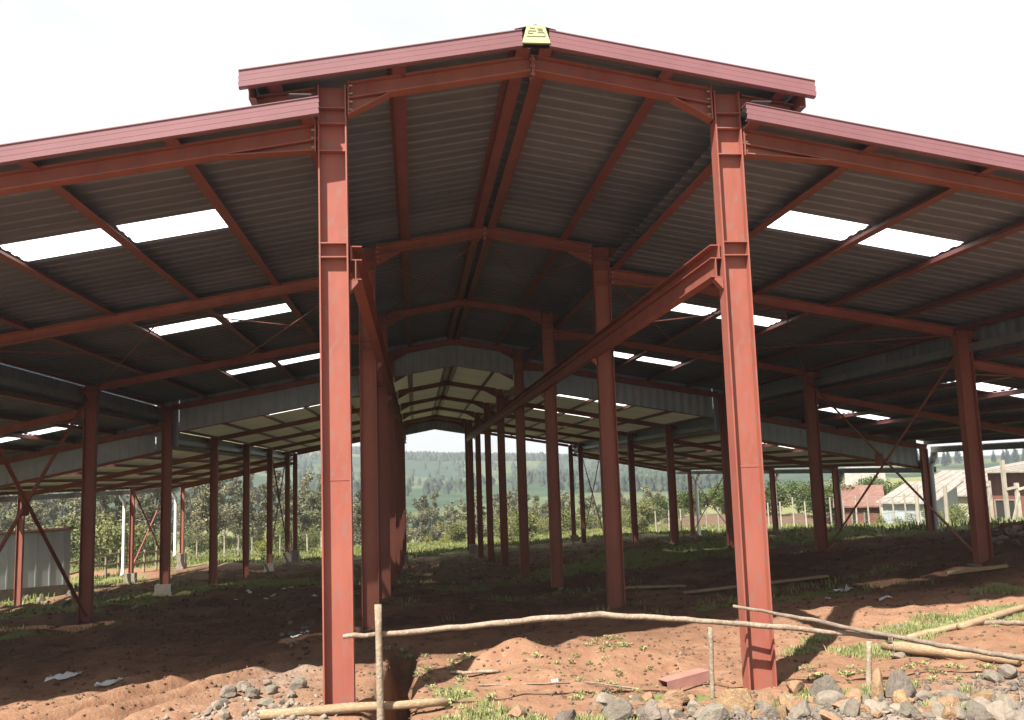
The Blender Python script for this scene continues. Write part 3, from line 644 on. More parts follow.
# ------------------------------------------------------------------ rocks
def rock_mesh(seed, cuts=9):
    import bmesh
    rnd = random.Random(seed); bm = bmesh.new(); bmesh.ops.create_icosphere(bm, subdivisions=3, radius=1)
    planes = []
    for _ in range(cuts):
        n = Vector((rnd.gauss(0,1), rnd.gauss(0,1), rnd.gauss(0,1))).normalized(); planes.append((n, rnd.uniform(.42, .8)))
    for v in bm.verts:
        p = v.co.copy()
        for n, d in planes:
            k = p.dot(n)
            if k > d: p -= n*(k-d)*.92
        p *= 1+.07*mnoise.noise(p*2.3+Vector((seed, 0, 0)))+.025*mnoise.noise(p*7+Vector((seed, 3, 0)))
        v.co = p
    me = bpy.data.meshes.new('rock'); bm.to_mesh(me); bm.free(); return me
RM = [rock_mesh(i, 11+i % 5) for i in range(10)]
RMM = {}
def rock(p, size, kind, label, group, sq=(1,.8,.7), name='rock', sink=.25):
    i = random.randrange(10); key = (i, kind)
    if key not in RMM:
        me = RM[i].copy(); me.materials.append(M[kind]); RMM[key] = me
    o = bpy.data.objects.new(name, RMM[key]); COL.objects.link(o)
    s = size/2; o.scale = (s*sq[0], s*sq[1]*random.uniform(.8, 1.15), s*sq[2]*random.uniform(.85, 1.15))
    o.rotation_euler = (random.uniform(-.25,.25), random.uniform(-.25,.25), random.uniform(0, 6.28))
    o.location = (p.x, p.y, p.z+s*sq[2]*(1-2*sink)); return tag(o, label, 'rock', group)
D0 = 7.9
big = [(737,712,44,'rock_ochre','large ochre boulder at the foot of the right front column',(1,.8,.85)),
 (709,722,38,'rock_grey','rounded pale grey boulder in front of the large ochre one',(1,.8,.7)),
 (677,704,24,'rock_ochre','ochre wedge stone below the pinkish steel offcut',(1,.7,.7)),
 (765,708,24,'rock_ochre','brown block stone right of the large ochre boulder',(1,.9,.7)),
 (784,707,18,'rock_ochre','small squarish ochre stone beside the brown block stone',(1,.9,.8)),
 (796,694,21,'rock_ochre','ochre stone right behind the base of the right front column',(1,.8,.7)),
 (826,700,36,'rock_grey','broad pale grey boulder right of the right front column',(1,.8,.8)),
 (804,713,24,'rock_grey','grey stone below the broad pale grey boulder',(1,.8,.7)),
 (844,709,20,'rock_ochre','ochre stone beside the broad pale grey boulder',(1,.8,.6)),
 (879,699,30,'rock_ochre','upright ochre slab stone in the right part of the heap',(.75,.5,1.15)),
 (903,698,34,'rock_grey','grey boulder right behind the upright ochre slab',(1,.8,.85)),
 (953,702,27,'rock_grey','grey boulder in the heap below the thick orange log',(1,.8,.65)),
 (994,682,22,'rock_grey','grey stone near the right end of the thick log',(1,.8,.75)),
 (1009,678,18,'rock_grey','dark grey stone at the very end of the thick log',(1,.8,.7)),
 (925,699,17,'rock_pale','pale cream stone between the grey boulders at right',(1,.7,.5)),
 (985,700,24,'rock_ochre','dull brown stone at the right end of the heap',(1,.8,.5)),
 (617,720,30,'rock_grey','grey boulder at the left end of the front heap',(1,.8,.8)),
 (648,722,33,'rock_grey','light grey boulder second from the left in the front heap',(1,.8,.75)),
 (603,726,20,'rock_ochre','small orange stone at the bottom left of the front heap',(1,.8,.7)),
 (664,716,18,'rock_grey','narrow grey stone between the light boulder and the ochre wedge',(.8,.8,.8)),
 (562,726,34,'rock_grey','lone flat grey boulder at the bottom edge left of the heap',(1,.8,.55)),
 (516,722,26,'rock_ochre','ochre wedge stone lying alone at the bottom edge',(1,.8,.7)),
 (898,658,16,'rock_pale','pale flat stone under the thick log',(1,.7,.45)),
 (899,628,8,'rock_pale','tiny white stone on sunlit soil above the crossed poles',(1,.8,.7))]
for px, py, w, kd, lb, sq in big:
    p = gp(px, min(py, 719)) if py <= 719 else gp(px, 719)-Vector((0, (py-719)*.03, 0)); p.z = gz(p.x, p.y)
    d = (p-CAM).length; rock(p, w*d/F*1.12, kd, lb, 'stones of the front heap', sq)
def scatter(n, fn, kinds, smin, smax, labels, group, name='rock', sink=.27):
    for _ in range(n):
        px, py = fn(); p = gp(px, py); d = (p-CAM).length; k = random.choice(kinds)
        rock(p, random.uniform(smin, smax)*d/F, k, labels[k], group, name=name, sink=sink)
scatter(110, lambda: (random.uniform(595, 1024), random.triangular(694, 719, 716)), ['rock_grey','rock_grey','rock_ochre','rock_pale'], 6, 19,
        {'rock_grey': 'small grey stone filling the front heap', 'rock_ochre': 'small ochre stone filling the front heap', 'rock_pale': 'small pale stone filling the front heap'}, 'small stones of the front heap')
scatter(75, lambda: (random.uniform(590, 1030), random.uniform(703, 722)), ['rock_grey','rock_ochre','rock_ochre','rock_pale','rock_grey'], 13, 32,
        {'rock_grey': 'half buried grey rubble stone along the bottom of the front heap', 'rock_ochre': 'half buried ochre rubble stone along the bottom of the front heap', 'rock_pale': 'half buried pale rubble stone along the bottom of the front heap'}, 'rubble along the bottom of the front heap', sink=.36)
scatter(26, lambda: (lambda t: (205+random.uniform(0, 75)+t*20, 718-t*34))(random.random()**1.5), ['rock_grey','rock_grey','rock_pale'], 8, 19,
        {'rock_grey': 'angular grey stone in the small heap left of the left front column', 'rock_pale': 'pale chipped stone in the small heap left of the left front column'}, 'stones heaped left of the left front column')
scatter(16, lambda: (random.uniform(282, 316), random.uniform(618, 650)), ['rock_grey','rock_grey','rock_pale'], 5, 10,
        {'rock_grey': 'dull grey rubble stone in the shade behind the left front column', 'rock_pale': 'pale rubble chip in the shade behind the left front column'}, 'rubble in the shade of the left aisle')
scatter(14, lambda: (random.uniform(10, 135), random.uniform(592, 612)), ['rock_grey','rock_grey','rock_pale'], 6, 14,
        {'rock_grey': 'grey rubble block on the edge of the left aisle', 'rock_pale': 'pale rubble block on the edge of the left aisle'}, 'rubble along the left edge')
scatter(14, lambda: (random.uniform(992, 1024), random.uniform(525, 552)), ['rock_grey','rock_pale','rock_ochre'], 5, 11,
        {'rock_grey': 'grey debris block on the earth heap behind the far right column', 'rock_pale': 'pale debris block on the earth heap behind the far right column', 'rock_ochre': 'brown debris block on the earth heap behind the far right column'}, 'debris at the right edge')
scatter(22, lambda: (random.uniform(390, 600), random.uniform(560, 604)), ['rock_pale','rock_ochre'], 2.5, 6,
        {'rock_pale': 'pale clod lying on the shaded ground of the middle aisle', 'rock_ochre': 'brown clod lying on the shaded ground of the middle aisle'}, 'clods in the middle aisle', 'clod')
scatter(40, lambda: (random.uniform(410, 760), random.uniform(640, 700)), ['rock_ochre','rock_ochre','rock_pale'], 2.5, 6,
        {'rock_pale': 'pale pebble on the sunlit soil between the front columns', 'rock_ochre': 'brown clod on the sunlit soil between the front columns'}, 'clods on the sunlit soil', 'clod')
# gravel too fine to count
def stuff_tets(name, n, fn, s0, s1, m):
    V = []; Fc = []
    xy = np.array([fn() for _ in range(n)]); z = ground_z(xy[:, 0], xy[:, 1])
    for i in range(n):
        s = random.uniform(s0, s1); c = np.array([xy[i, 0], xy[i, 1], z[i]+s*.2]); k = len(V)
        q = RNG.normal(size=(6, 3))*.25+np.array([(1,0,0),(-1,0,0),(0,1,0),(0,-1,0),(0,0,.8),(0,0,-.8)]); V += list(c+q*s)
        Fc += [(k,k+2,k+4),(k+2,k+1,k+4),(k+1,k+3,k+4),(k+3,k,k+4),(k+2,k,k+5),(k+1,k+2,k+5),(k+3,k+1,k+5),(k,k+3,k+5)]
    return tag(np_mesh(name, np.array(V), np.array(Fc), m), None, None, None, 'stuff')
g1 = stuff_tets('gravel', 3200, lambda: (random.uniform(-.6, 8.5), random.gauss(-1.15, .38)), .008, .032, M['rock_grey'])
tag(g1, 'loose grey gravel between the stones of the front heap', 'gravel')
g2 = stuff_tets('soil_crumbs', 4200, lambda: (random.uniform(-6.5, 7.5), random.uniform(-2, 3.2)), .006, .024, M['bank'])
tag(g2, 'loose crumbs of red soil scattered over the front ground', 'soil crumbs')
M['dark_clod'] = mat('dark_soil', (.17,.095,.06), (.10,.06,.042), scale=3, rough=1)  # darker soil tone than the crumbs out front
g4 = stuff_tets('soil_clods', 6500, lambda: (random.uniform(-14, 15), 3.5+random.random()**1.4*34), .012, .048, M['dark_clod'])
tag(g4, 'dark clods strewn over the ground under the roof', 'soil clods')
g3 = stuff_tets('gravel', 1500, lambda: (random.gauss(-3.0, .5), random.gauss(-.5, .5)), .008, .035, M['rock_pale'])
tag(g3, 'pale chippings round the small heap left of the left front column', 'gravel')

# ------------------------------------------------------------------ litter
def litter(px, py, w, label, ang=0, asp=.45):
    p = gp(px, py); s = w*(p-CAM).length/F; n, k = 9, 5; mb = MB(); rnd = random.Random(int(px*7))
    for j in range(k):
        for i in range(n):
            u, v = (i/(n-1)-.5)*s, (j/(k-1)-.5)*s*asp*(1+.5*math.sin(i*1.7+px)); c, q = math.cos(ang), math.sin(ang)
            x, y = p.x+u*c-v*q, p.y+u*q+v*c; mb.v.append((x, y, gz(x, y)+.012+abs(rnd.gauss(0, .011))*s/.2))
    for j in range(k-1):
        for i in range(n-1): mb.f.append((j*n+i, j*n+i+1, (j+1)*n+i+1, (j+1)*n+i))
    o = mb.build('plastic_sheet', M['litter'], None, True, loc=tuple(p)); so = o.modifiers.new('s', 'SOLIDIFY'); so.thickness = .003
    tag(o, label, 'litter', 'white litter on the ground')
litter(64, 678.5, 26, 'white plastic sheet on the rutted soil, left of the torn one', .1)
litter(112, 685, 28, 'torn white plastic sheet on the rutted soil, right of the flat one', .7, .3)
litter(842, 592, 26, 'torn white plastic on shaded soil right of the right front column', .4, .3)
litter(885, 598.5, 11, 'small white scrap right of the torn plastic', 0, .4)
litter(828, 599, 9, 'white scrap just below the torn plastic', 1.0, .4)
for px, py, w in ((249,592,6),(260,595,6),(266,599,5),(273,596,6),(283,590,5),(291,588,5),(304,588,4),(314,596,5),(236,600,5)):
    litter(px, py, w, 'small white scrap on the dark ground left of the left front column', random.random()*3, .6)
for px, py, w in ((296,637,9),(305,633,8)): litter(px, py, w, 'white paper scrap among the shaded rubble', .6, .5)
litter(555, 682, 6, 'tiny bluish white scrap on the sunlit soil between the columns', 0, .6)

# ------------------------------------------------------------------ grass and weeds
def blades(name, pts, h0, h1, w, m, per=7, spread=.06):
    V = []; Fc = []; pts = np.array(pts); n = len(pts)
    z = ground_z(pts[:, 0], pts[:, 1])
    for i in range(n):
        for _ in range(per):
            a = random.uniform(0, 6.283); r = random.uniform(0, spread); h = random.uniform(h0, h1); l = random.uniform(.1, .7)*h
            x, y = pts[i, 0]+r*math.cos(a), pts[i, 1]+r*math.sin(a); b = random.uniform(0, 6.283); k = len(V)
            dx, dy = math.cos(b)*w, math.sin(b)*w; ex, ey = math.cos(a)*l, math.sin(a)*l
            V += [(x-dx, y-dy, z[i]-.02), (x+dx, y+dy, z[i]-.02), (x+ex*.5+dx*.7, y+ey*.5+dy*.7, z[i]+h*.65), (x+ex*.5-dx*.7, y+ey*.5-dy*.7, z[i]+h*.65), (x+ex, y+ey, z[i]+h)]
            Fc.append((k, k+1, k+2)); Fc.append((k, k+2, k+3)); Fc.append((k+3, k+2, k+4))
    return tag(np_mesh(name, np.array(V), np.array(Fc), m), None, None, None, 'stuff')
def pick(n, x0, x1, y0, y1, thr):
    out = []
    while len(out) < n:
        x = RNG.uniform(x0, x1, 4000); y = RNG.uniform(y0, y1, 4000)
        k = grass_mask(x, y)+vnoise(x, y, 1.1, 11)*.5+vnoise(x, y, .4, 12)*.4 > thr
        out += list(zip(x[k], y[k]))
        if not k.any(): break
    return out[:n]
o = blades('grass', pick(2600, -1.8, 7.5, -1.6, 3.2, .40), .015, .06, .006, M['weed'], 12, .07); tag(o, 'sparse weedy grass on the sunlit soil before the shed', 'grass')
o = blades('grass', pick(3200, -14.5, 14.5, 5, 45, .42), .04, .12, .010, M['blade'], 7, .2); tag(o, 'thin grass growing in the shade under the shed roof', 'grass')
o = blades('grass', pick(5200, -34, -14.2, 8, 66, .6)+pick(5200, 14.2, 40, 8, 62, .6)+pick(5200, -16, 20, 45, 72, .6), .08, .22, .025, M['blade'], 7, .45); tag(o, 'rough pasture grass round the shed', 'grass')
# broad leaved weeds, each a plant
def weed(p, s, label, group='leafy weeds on the sunlit soil'):
    mb = MB()
    for _ in range(34):
        a = random.uniform(0, 6.283); e = random.uniform(.1, 1.3); l = s*random.uniform(.18, .5); d = Vector((math.cos(a)*math.cos(e), math.sin(a)*math.cos(e), math.sin(e))); b_ = random.uniform(0, 6.283)
        q = p+Vector((random.gauss(0, .19)*s, random.gauss(0, .19)*s, random.uniform(0, .12)*s)); w = Vector((-math.sin(b_), math.cos(b_), random.uniform(-.4,.4)))*l*random.uniform(.12, .26)
        mb.add([q, q+d*l*.55+w, q+d*l-Vector((0,0,l*.2)), q+d*l*.55-w], [(0,1,2,3)])
    o = mb.build('weed', M['weed'], None, loc=tuple(p)); tag(o, label, 'weed', group)
for px, py, w, lb in ((452,663,9,'leafy weed above the small pale stick'),(462,661,11,'bigger bushy weed above the small pale stick'),(535,657,9,'leafy weed in the shadow edge between the columns'),(577,657,7,'small weed on bare soil right of the column shadow'),(605,660,8,'weed in the grass patch left of the slim stake'),(643,650,8,'weed on the soil crest behind the slim stake'),(441,692,10,'weed at the bottom edge near the pale cut log'),(490,700,10,'bushy weed by the lone ochre wedge'),(845,676,12,'weed between the stones right of the right front column'),(912,668,11,'weed below the thick orange log'),(985,668,9,'weed near the right end of the thick log'),(386,650,8,'weed at the edge of the dark trench')):
    p = gp(px, py); weed(p, w*(p-CAM).length/F*1.3, lb)

for (xa, xb, ya, yb, n_, w0, w1, lb) in ((400,470,652,690,20,8,15,'pale green weed in the patch right of the dark trench'),(588,652,638,654,13,8,14,'pale green weed in the strip on the soil crest left of the slim stake'),
    (590,665,662,688,9,7,12,'scattered low weed left of the pinkish steel offcut'),(505,600,652,682,9,6,11,'scattered low weed on the bare soil right of the dark shadow'),(430,505,690,712,14,8,15,'weed in the patch by the end of the pale cut log'),
    (555,705,692,703,18,7,13,'weed growing along the upper edge of the front heap'),(780,862,668,682,10,8,14,'weed tuft among the stones behind the broad pale boulder'),(900,990,662,684,10,7,13,'weed below the thick log at right'),(905,1000,610,630,14,6,11,'low weed on the sunlit soil near the long logs')):
    for _ in range(n_):
        p = gp(random.uniform(xa, xb), random.uniform(ya, yb)); weed(p, random.uniform(w0, w1)*(p-CAM).length/F*.9, lb, 'weeds in patches on the sunlit soil')
# ------------------------------------------------------------------ trees
def leaf_cloud(n, fn, s0, s1):
    V = np.zeros((n*4, 3)); Fc = np.arange(n*4).reshape(n, 4)
    for i in range(n):
        c, s = fn(); s *= random.uniform(s0, s1); a = RNG.normal(size=3); a /= np.linalg.norm(a); b = np.cross(a, RNG.normal(size=3)); b /= np.linalg.norm(b)
        q = [c+a*s*.9, c+b*s*.5, c-a*s*.9, c-b*s*.5]; V[i*4:i*4+4] = q
    return V, Fc
def crown_clumps(clumps):
    wts = [c[1]**2 for c in clumps]
    def fn():
        c, r = random.choices(clumps, wts)[0]; d = RNG.normal(size=3); d /= np.linalg.norm(d)
        return np.array(c)+d*r*(random.random()**.45)*np.array((1,1,.8)), 1.0
    return fn
def make_tree(kind, seed):
    random.seed(seed); r = random.uniform
    if kind == 'eucalyptus':
        H = 10; cl = [((r(-.9,.9)*(1-t*.4), r(-.9,.9)*(1-t*.4), H*(.36+.6*t)), r(.5,1.05)*(1.1-.5*t)) for t in [i/12 for i in range(13)]]; n, s0, s1, lm = 3000, .09, .21, 'leaf_euc'; tr = (.16, H*.85)
    elif kind == 'bush':
        H = 3; cl = [((r(-1.2,1.2), r(-1.2,1.2), r(.6,2.1)), r(.5,.95)) for _ in range(11)]; n, s0, s1, lm = 2600, .05, .13, 'leaf_bush'; tr = (.07, 1.8)
    elif kind == 'broadleaf':
        H = 6; cl = [((r(-2.2,2.2), r(-2.0,2.0), r(2.0,5.0)), r(.7,1.35)) for _ in range(15)]; n, s0, s1, lm = 4200, .08, .19, 'leaf_broad'; tr = (.2, 4)
    else:
        H = 9; cl = [((r(-.2,.2), r(-.2,.2), 1.5+7.2*t), 1.7*(1-t)+.25) for t in [i/9 for i in range(10)]]; n, s0, s1, lm = 900, .25, .5, 'leaf_con'; tr = (.18, 8.5)
    V, Fc = leaf_cloud(n, crown_clumps(cl), s0, s1)
    me = bpy.data.meshes.new('crown'); me.from_pydata(V.tolist(), [], Fc.tolist()); me.materials.append(M[lm]); me.update()
    mb = MB(); lean = r(-.3,.3); top = Vector((lean, r(-.2,.2), tr[1])); mb.tube([(0,0,-.6), Vector((lean*.3, 0, tr[1]*.4)), top], [tr[0], tr[0]*.75, tr[0]*.3], 7)
    for c, rr in cl[::2]:
        z0 = min(c[2]-.3, tr[1])*.75; mb.tube([(lean*z0/tr[1], 0, z0), c], [tr[0]*.4, tr[0]*.12], 5)
    tm = bpy.data.meshes.new('trunk'); tm.from_pydata(mb.v, [], mb.f); tm.materials.append(M['trunk']); tm.update()
    return me, tm
TV = {k: [make_tree(k, 100+i*7+hash_) for i in range(3)] for hash_, k in enumerate(('eucalyptus', 'bush', 'broadleaf', 'conifer'))}
yel = []
for me, tm in TV['bush']:
    c = me.copy(); c.materials.clear(); c.materials.append(M['leaf_yel']); yel.append((c, tm))
TV['yellow'] = yel
random.seed(11)
def tree(kind, x, y, h, base, label, group, name, cat='tree', z=None, wide=1):
    me, tm = random.choice(TV[kind]); s = h/base
    o = empty(name, (x, y, gz(x, y) if z is None else z), label, cat, group)
    a = random.uniform(0, 6.28)
    for nm, d in (('crown', me), ('trunk', tm)):
        c = bpy.data.objects.new(nm, d); COL.objects.link(c); c.parent = o; c.scale = (s*random.uniform(.85,1.15)*wide, s*wide, s); c.rotation_euler = (0, 0, a)
    return o
def polar(px, d):
    r_ = ray(px, 500); v = Vector((r_.x, r_.y, 0)).normalized(); return CAM.x+v.x*d, CAM.y+v.y*d
def ytop(px, py, d):
    r_ = ray(px, py); t = d/math.hypot(r_.x, r_.y); return r_.z*t
# eucalyptus belt
spots = []
for i in range(96):
    px = -20+i*7.4+random.uniform(-4, 4); d = random.uniform(84, 125)
    if px < 330: d = random.uniform(72, 130)
    spots.append((px, d))
for px, d in spots:
    x, y = polar(px, d); tp = ytop(px, (random.uniform(484, 508) if px > 330 else random.uniform(462, 500)), d); z = gz(x, y); h = max(4.5, tp-z)
    tree('eucalyptus', x, y, h, 10, 'slender olive eucalyptus in the tree belt beyond the shed', 'eucalyptus belt beyond the shed', 'eucalyptus_tree', wide=max(.55, min(1.1, 9/h)))
# bushes in front of the belt
for i in range(46):
    px = random.choice([random.uniform(60, 330), random.uniform(60, 330), random.uniform(500, 760)]); d = random.uniform(64, 86)
    x, y = polar(px, d)
    tree('bush', x, y, random.uniform(1.2, 2.8), 3, 'green bush at the field edge beyond the shed', 'bushes at the field edge', 'bush', 'bush')
for px, d, h in ((905,46,1.0),(930,47,1.2),(952,48,1.1),(880,48,.9),(960,50,1.5),(101,58,3.6),(120,60,3.2),(92,62,4),(520,62,2.6),(510,66,2.8),(452,72,2.2)):
    x, y = polar(px, d); tree('bush', x, y, h, 3, 'full rounded bush standing clear of the belt', 'rounded bushes before the belt', 'bush', 'bush')
for px, d, h in ((443,70,.9),(428,72,.8),(262,60,1.3),(458,72,1.0),(640,58,.9)):
    x, y = polar(px, d); tree('yellow', x, y, h, 3, 'low yellow-flowering bush at the end of the field', 'yellow bushes at the field end', 'flowering_bush', 'bush')
# broadleaf trees on the right behind the fence
for px, d, tp in ((700,72,482),(722,70,478),(748,66,480),(775,64,478),(798,66,474),(822,62,476),(842,60,474),(862,64,470),(884,66,472),(905,62,478),(690,78,486),(735,75,484),(650,82,490)):
    x, y = polar(px, d); z = gz(x, y); tree('broadleaf', x, y, max(2.6, ytop(px, tp, d)-z), 6, 'leafy dark green tree behind the white post fence', 'broadleaf trees behind the post fence', 'broadleaf_tree')
# conifers on the right hand hill
for px, d in ((922,400),(930,410),(948,405),(952,430),(962,440),(1008,400),(1012,415),(1020,408),(1030,420),(998,435),(975,445),(940,450),(936,420),(985,440)):
    x, y = polar(px, d); z = float(far_z(np.array([x]), np.array([y]))[0]); tree('conifer', x, y, random.uniform(5, 8.5), 9, 'dark conifer on the skyline of the right hand hill', 'conifers on the right hand hill', 'conifer_tree', z=z)
# far forest: one mass
V = []; Fc = []
def far_tree(x, y, z, h, w):
    k = len(V); n = 5
    for j, (t, q) in enumerate(((.05, .7), (.45, 1.0), (.8, .6))):
        for i in range(n):
            a = 6.283*i/n+j+x; V.append((x+math.cos(a)*w*q*random.uniform(.7, 1.3), y+math.sin(a)*w*q*random.uniform(.7, 1.3), z+h*t))
    V.append((x, y, z+h)); tp = k+3*n
    for j in range(2):
        for i in range(n):
            a, b = k+j*n+i, k+j*n+(i+1) % n; Fc.extend([(a, b, b+n), (a, b+n, a+n)])
    for i in range(n): Fc.append((k+2*n+i, k+2*n+(i+1) % n, tp))
cand = []
for _ in range(90000):
    px = random.uniform(-60, 1040); d = random.uniform(190, 860); cand.append((*polar(px, d), d, px))
C_ = np.array(cand); zf = far_z(C_[:, 0], C_[:, 1]); m1 = vnoise(C_[:, 0], C_[:, 1], 120, 21)+.5*vnoise(C_[:, 0], C_[:, 1], 45, 22)
keep = ((m1 > .10) & (C_[:, 2] > 330) & (C_[:, 2] < 700)) | ((C_[:, 2] > 745) & (m1 > -.12))
keep |= (C_[:, 2] > 330) & (RNG.random(len(C_)) < .02)
keep &= (C_[:, 3] < 740)
ks = np.flatnonzero(keep)[:19000]
for i in ks: far_tree(C_[i, 0], C_[i, 1], zf[i]-.5, random.uniform(3.5, 8), random.uniform(1.1, 2.4))
o = np_mesh('forest', np.array(V), np.array(Fc), M['forest']); tag(o, 'far wooded hillside behind the shed', 'forest', None, 'stuff')

# ------------------------------------------------------------------ fences and buildings round the site
def fence(pts, hgt, r, m, label, rails, name, wires=0, posts_n=None):
    root = empty(name, (pts[0][0], pts[0][1], gz(*pts[0])), label, 'fence')
    P = pts
    for x, y in P:
        g = gz(x, y); h = hgt*random.uniform(.88, 1.1)
        MB().tube([(x, y, g-.3), (x+random.uniform(-.05,.05), y, g+h)], [r, r*.85], 7).build('post', m, root, loc=(x, y, g))
    for k in range(rails):
        mb = MB()
        for (xa, ya), (xb, yb) in zip(P[:-1], P[1:]):
            za, zb = gz(xa, ya)+hgt*(.45+.42*k), gz(xb, yb)+hgt*(.45+.42*k); mb.bar((xa, ya-r, za), (xb, yb-r, zb), .05, .09)
        mb.build('rail', m, root)
    if wires:
        mb = MB()
        for k in range(wires):
            for (xa, ya), (xb, yb) in zip(P[:-1], P[1:]):
                f = .25+.7*k/max(1, wires-1); mb.tube([(xa, ya-r, gz(xa, ya)+hgt*f), (xb, yb-r, gz(xb, yb)+hgt*f)], .008, 4)
        mb.build('wire', M['wire'], root)
    return root
fence([polar(px, d) for px, d in zip(np.linspace(655, 930, 23), np.linspace(60, 47, 23))], 1.6, .05, M['post'], 'wire fence on whitewashed posts along the right field', 0, 'post_fence', 4)
fence([polar(px, d) for px, d in zip(np.linspace(70, 170, 9), np.linspace(47, 55, 9))], 1.25, .07, M['wood'], 'two rail timber fence left of the shed', 2, 'rail_fence')
fence([polar(px, d) for px, d in zip(np.linspace(170, 335, 13), np.linspace(60, 66, 13))], 1.4, .06, M['post'], 'distant wire fence on pale posts before the tree belt', 0, 'post_fence', 2)
# red earth bank behind the white posts
mb = MB(); n = 40
for i in range(n+1):
    px = 640+i*6.2; 
    for dd, hh in ((66, -.4), (67.2, .55), (68.5, .9), (72, .9), (78, -.3)):
        x, y = polar(px, dd-8*i/n); mb.v.append((x, y, gz(x, y)+hh*min(1, i/8, (n-i)/8)*(1+.08*math.sin(i*1.3)+random.uniform(-.08,.08))-.2))
for i in range(n):
    for k in range(4): mb.f.append((i*5+k, i*5+k+1, i*5+k+6, i*5+k+5))
o = mb.build('earth_bank', M['bank'], None, True); tag(o, None, None, None, 'structure')

def building(name, label, pxa, pxb, d0, d1, hw, hr, depth, wm, rm, base=None, ov=.4, doors=(), gz_off=0, top_px=None):
    (xa, ya), (xb, yb) = polar(pxa, d0), polar(pxb, d1); a, b = Vector((xa, ya, 0)), Vector((xb, yb, 0)); g = min(gz(xa, ya), gz(xb, yb))+gz_off
    u = (b-a).normalized(); v = Vector((-u.y, u.x, 0)); v = v if v.y > 0 else -v; L_ = (b-a).length
    root = empty(name, (xa, ya, g), label, 'building')
    P = lambda s, t, z: tuple(a+u*s+v*t+Vector((0,0,g+z)))
    w = MB(); w.add([P(0,0,-.5), P(L_,0,-.5), P(L_,depth,-.5), P(0,depth,-.5), P(0,0,hw), P(L_,0,hw), P(L_,depth,hr), P(0,depth,hr)], [(0,1,5,4),(1,2,6,5),(2,3,7,6),(3,0,4,7)])
    # ribs of the sheeting
    k = int(L_/.5)
    for i in range(k):
        s = (i+.5)*L_/k; w.bar(P(s,-.012,-.3), P(s,-.012,hw-.01), .06, .02, side=tuple(u))
    w.build('wall', wm, root)
    r_ = MB(); sl = (hr-hw)/depth
    r_.add([P(-ov,-ov,hw-sl*ov+.02), P(L_+ov,-ov,hw-sl*ov+.02), P(L_+ov,depth+ov,hr+sl*ov+.02), P(-ov,depth+ov,hr+sl*ov+.02), P(-ov,-ov,hw-sl*ov+.1), P(L_+ov,-ov,hw-sl*ov+.1), P(L_+ov,depth+ov,hr+sl*ov+.1), P(-ov,depth+ov,hr+sl*ov+.1)],
           [(3,2,1,0),(4,5,6,7),(0,1,5,4),(1,2,6,5),(2,3,7,6),(3,0,4,7)])
    k = int(L_/.6)
    for i in range(k):
        s = (i+.5)*L_/k; r_.bar(P(s,-ov,hw-sl*ov+.115), P(s,depth+ov,hr+sl*ov+.115), .08, .03)
    r_.build('roof', rm, root)
    if base:
        m_ = MB(); m_.add([P(-.08,-.08,-.6), P(L_+.08,-.08,-.6), P(L_+.08,.2,-.6), P(-.08,.2,-.6), P(-.08,-.08,base), P(L_+.08,-.08,base*.7), P(L_+.08,.2,base*.7), P(-.08,.2,base)], [(0,1,5,4),(4,5,6,7),(1,2,6,5),(3,0,4,7)]); m_.build('plinth', M['stone_base'], root)
    for s0, s1, z0, z1 in doors:
        m_ = MB(); m_.add([P(L_*s0,-.03,z0), P(L_*s1,-.03,z0), P(L_*s1,-.03,z1), P(L_*s0,-.03,z1)], [(0,1,2,3)])
        f_ = m_.build('window' if z0 > .3 else 'doorway', M['dark'], root)
        q = MB()
        for (sa, za, sb, zb) in ((s0,z0,s0,z1),(s1,z0,s1,z1),(s0,z1,s1,z1)): q.bar(P(L_*sa,-.04,za), P(L_*sb,-.04,zb), .08, .06)
        q.build('frame', M['wood'], f_)
    return root
building('tin_shed', 'low grey corrugated shed on a dark stone base left of the big shed', -60, 72, 37, 38.8, 2.45, 1.9, 6, M['tin'], M['tin_rust'], base=.55, ov=.12)
building('farm_building', 'long brown walled building with a pale roof at the right edge', 990, 1100, 62, 59, 3.3, 4.0, 9, M['brown_wall'], M['tin_roof'], ov=1.0, doors=((.05,.25,0,1.6),(.35,.5,0,1.6)), gz_off=.1)
building('farm_building', 'whitish building beside the long brown walled one', 905, 972, 72, 70, 1.7, 3.2, 7, M['cream_wall'], M['tin_roof'], ov=.4, gz_off=.2, doors=((.2,.35,.0,1.6),))
building('farm_building', 'small red walled hut with a rusty roof behind the post fence', 838, 880, 56, 56, 1.15, 2.1, 4, M['brown_wall'], M['tin_rust'], ov=.3, gz_off=.1, doors=((.3,.42,0,.9),(.6,.7,0,.9)))
building('farm_building', 'low grey walled hut with a pale roof behind the post fence', 882, 930, 54, 53, 1.3, 2.2, 4, M['tin'], M['tin_roof'], ov=.3, gz_off=.1)
building('farm_building', 'pale roofed house among the trees behind the red hut', 850, 884, 74, 74, 2.4, 3.9, 5, M['cream_wall'], M['tin_roof'], ov=.3)
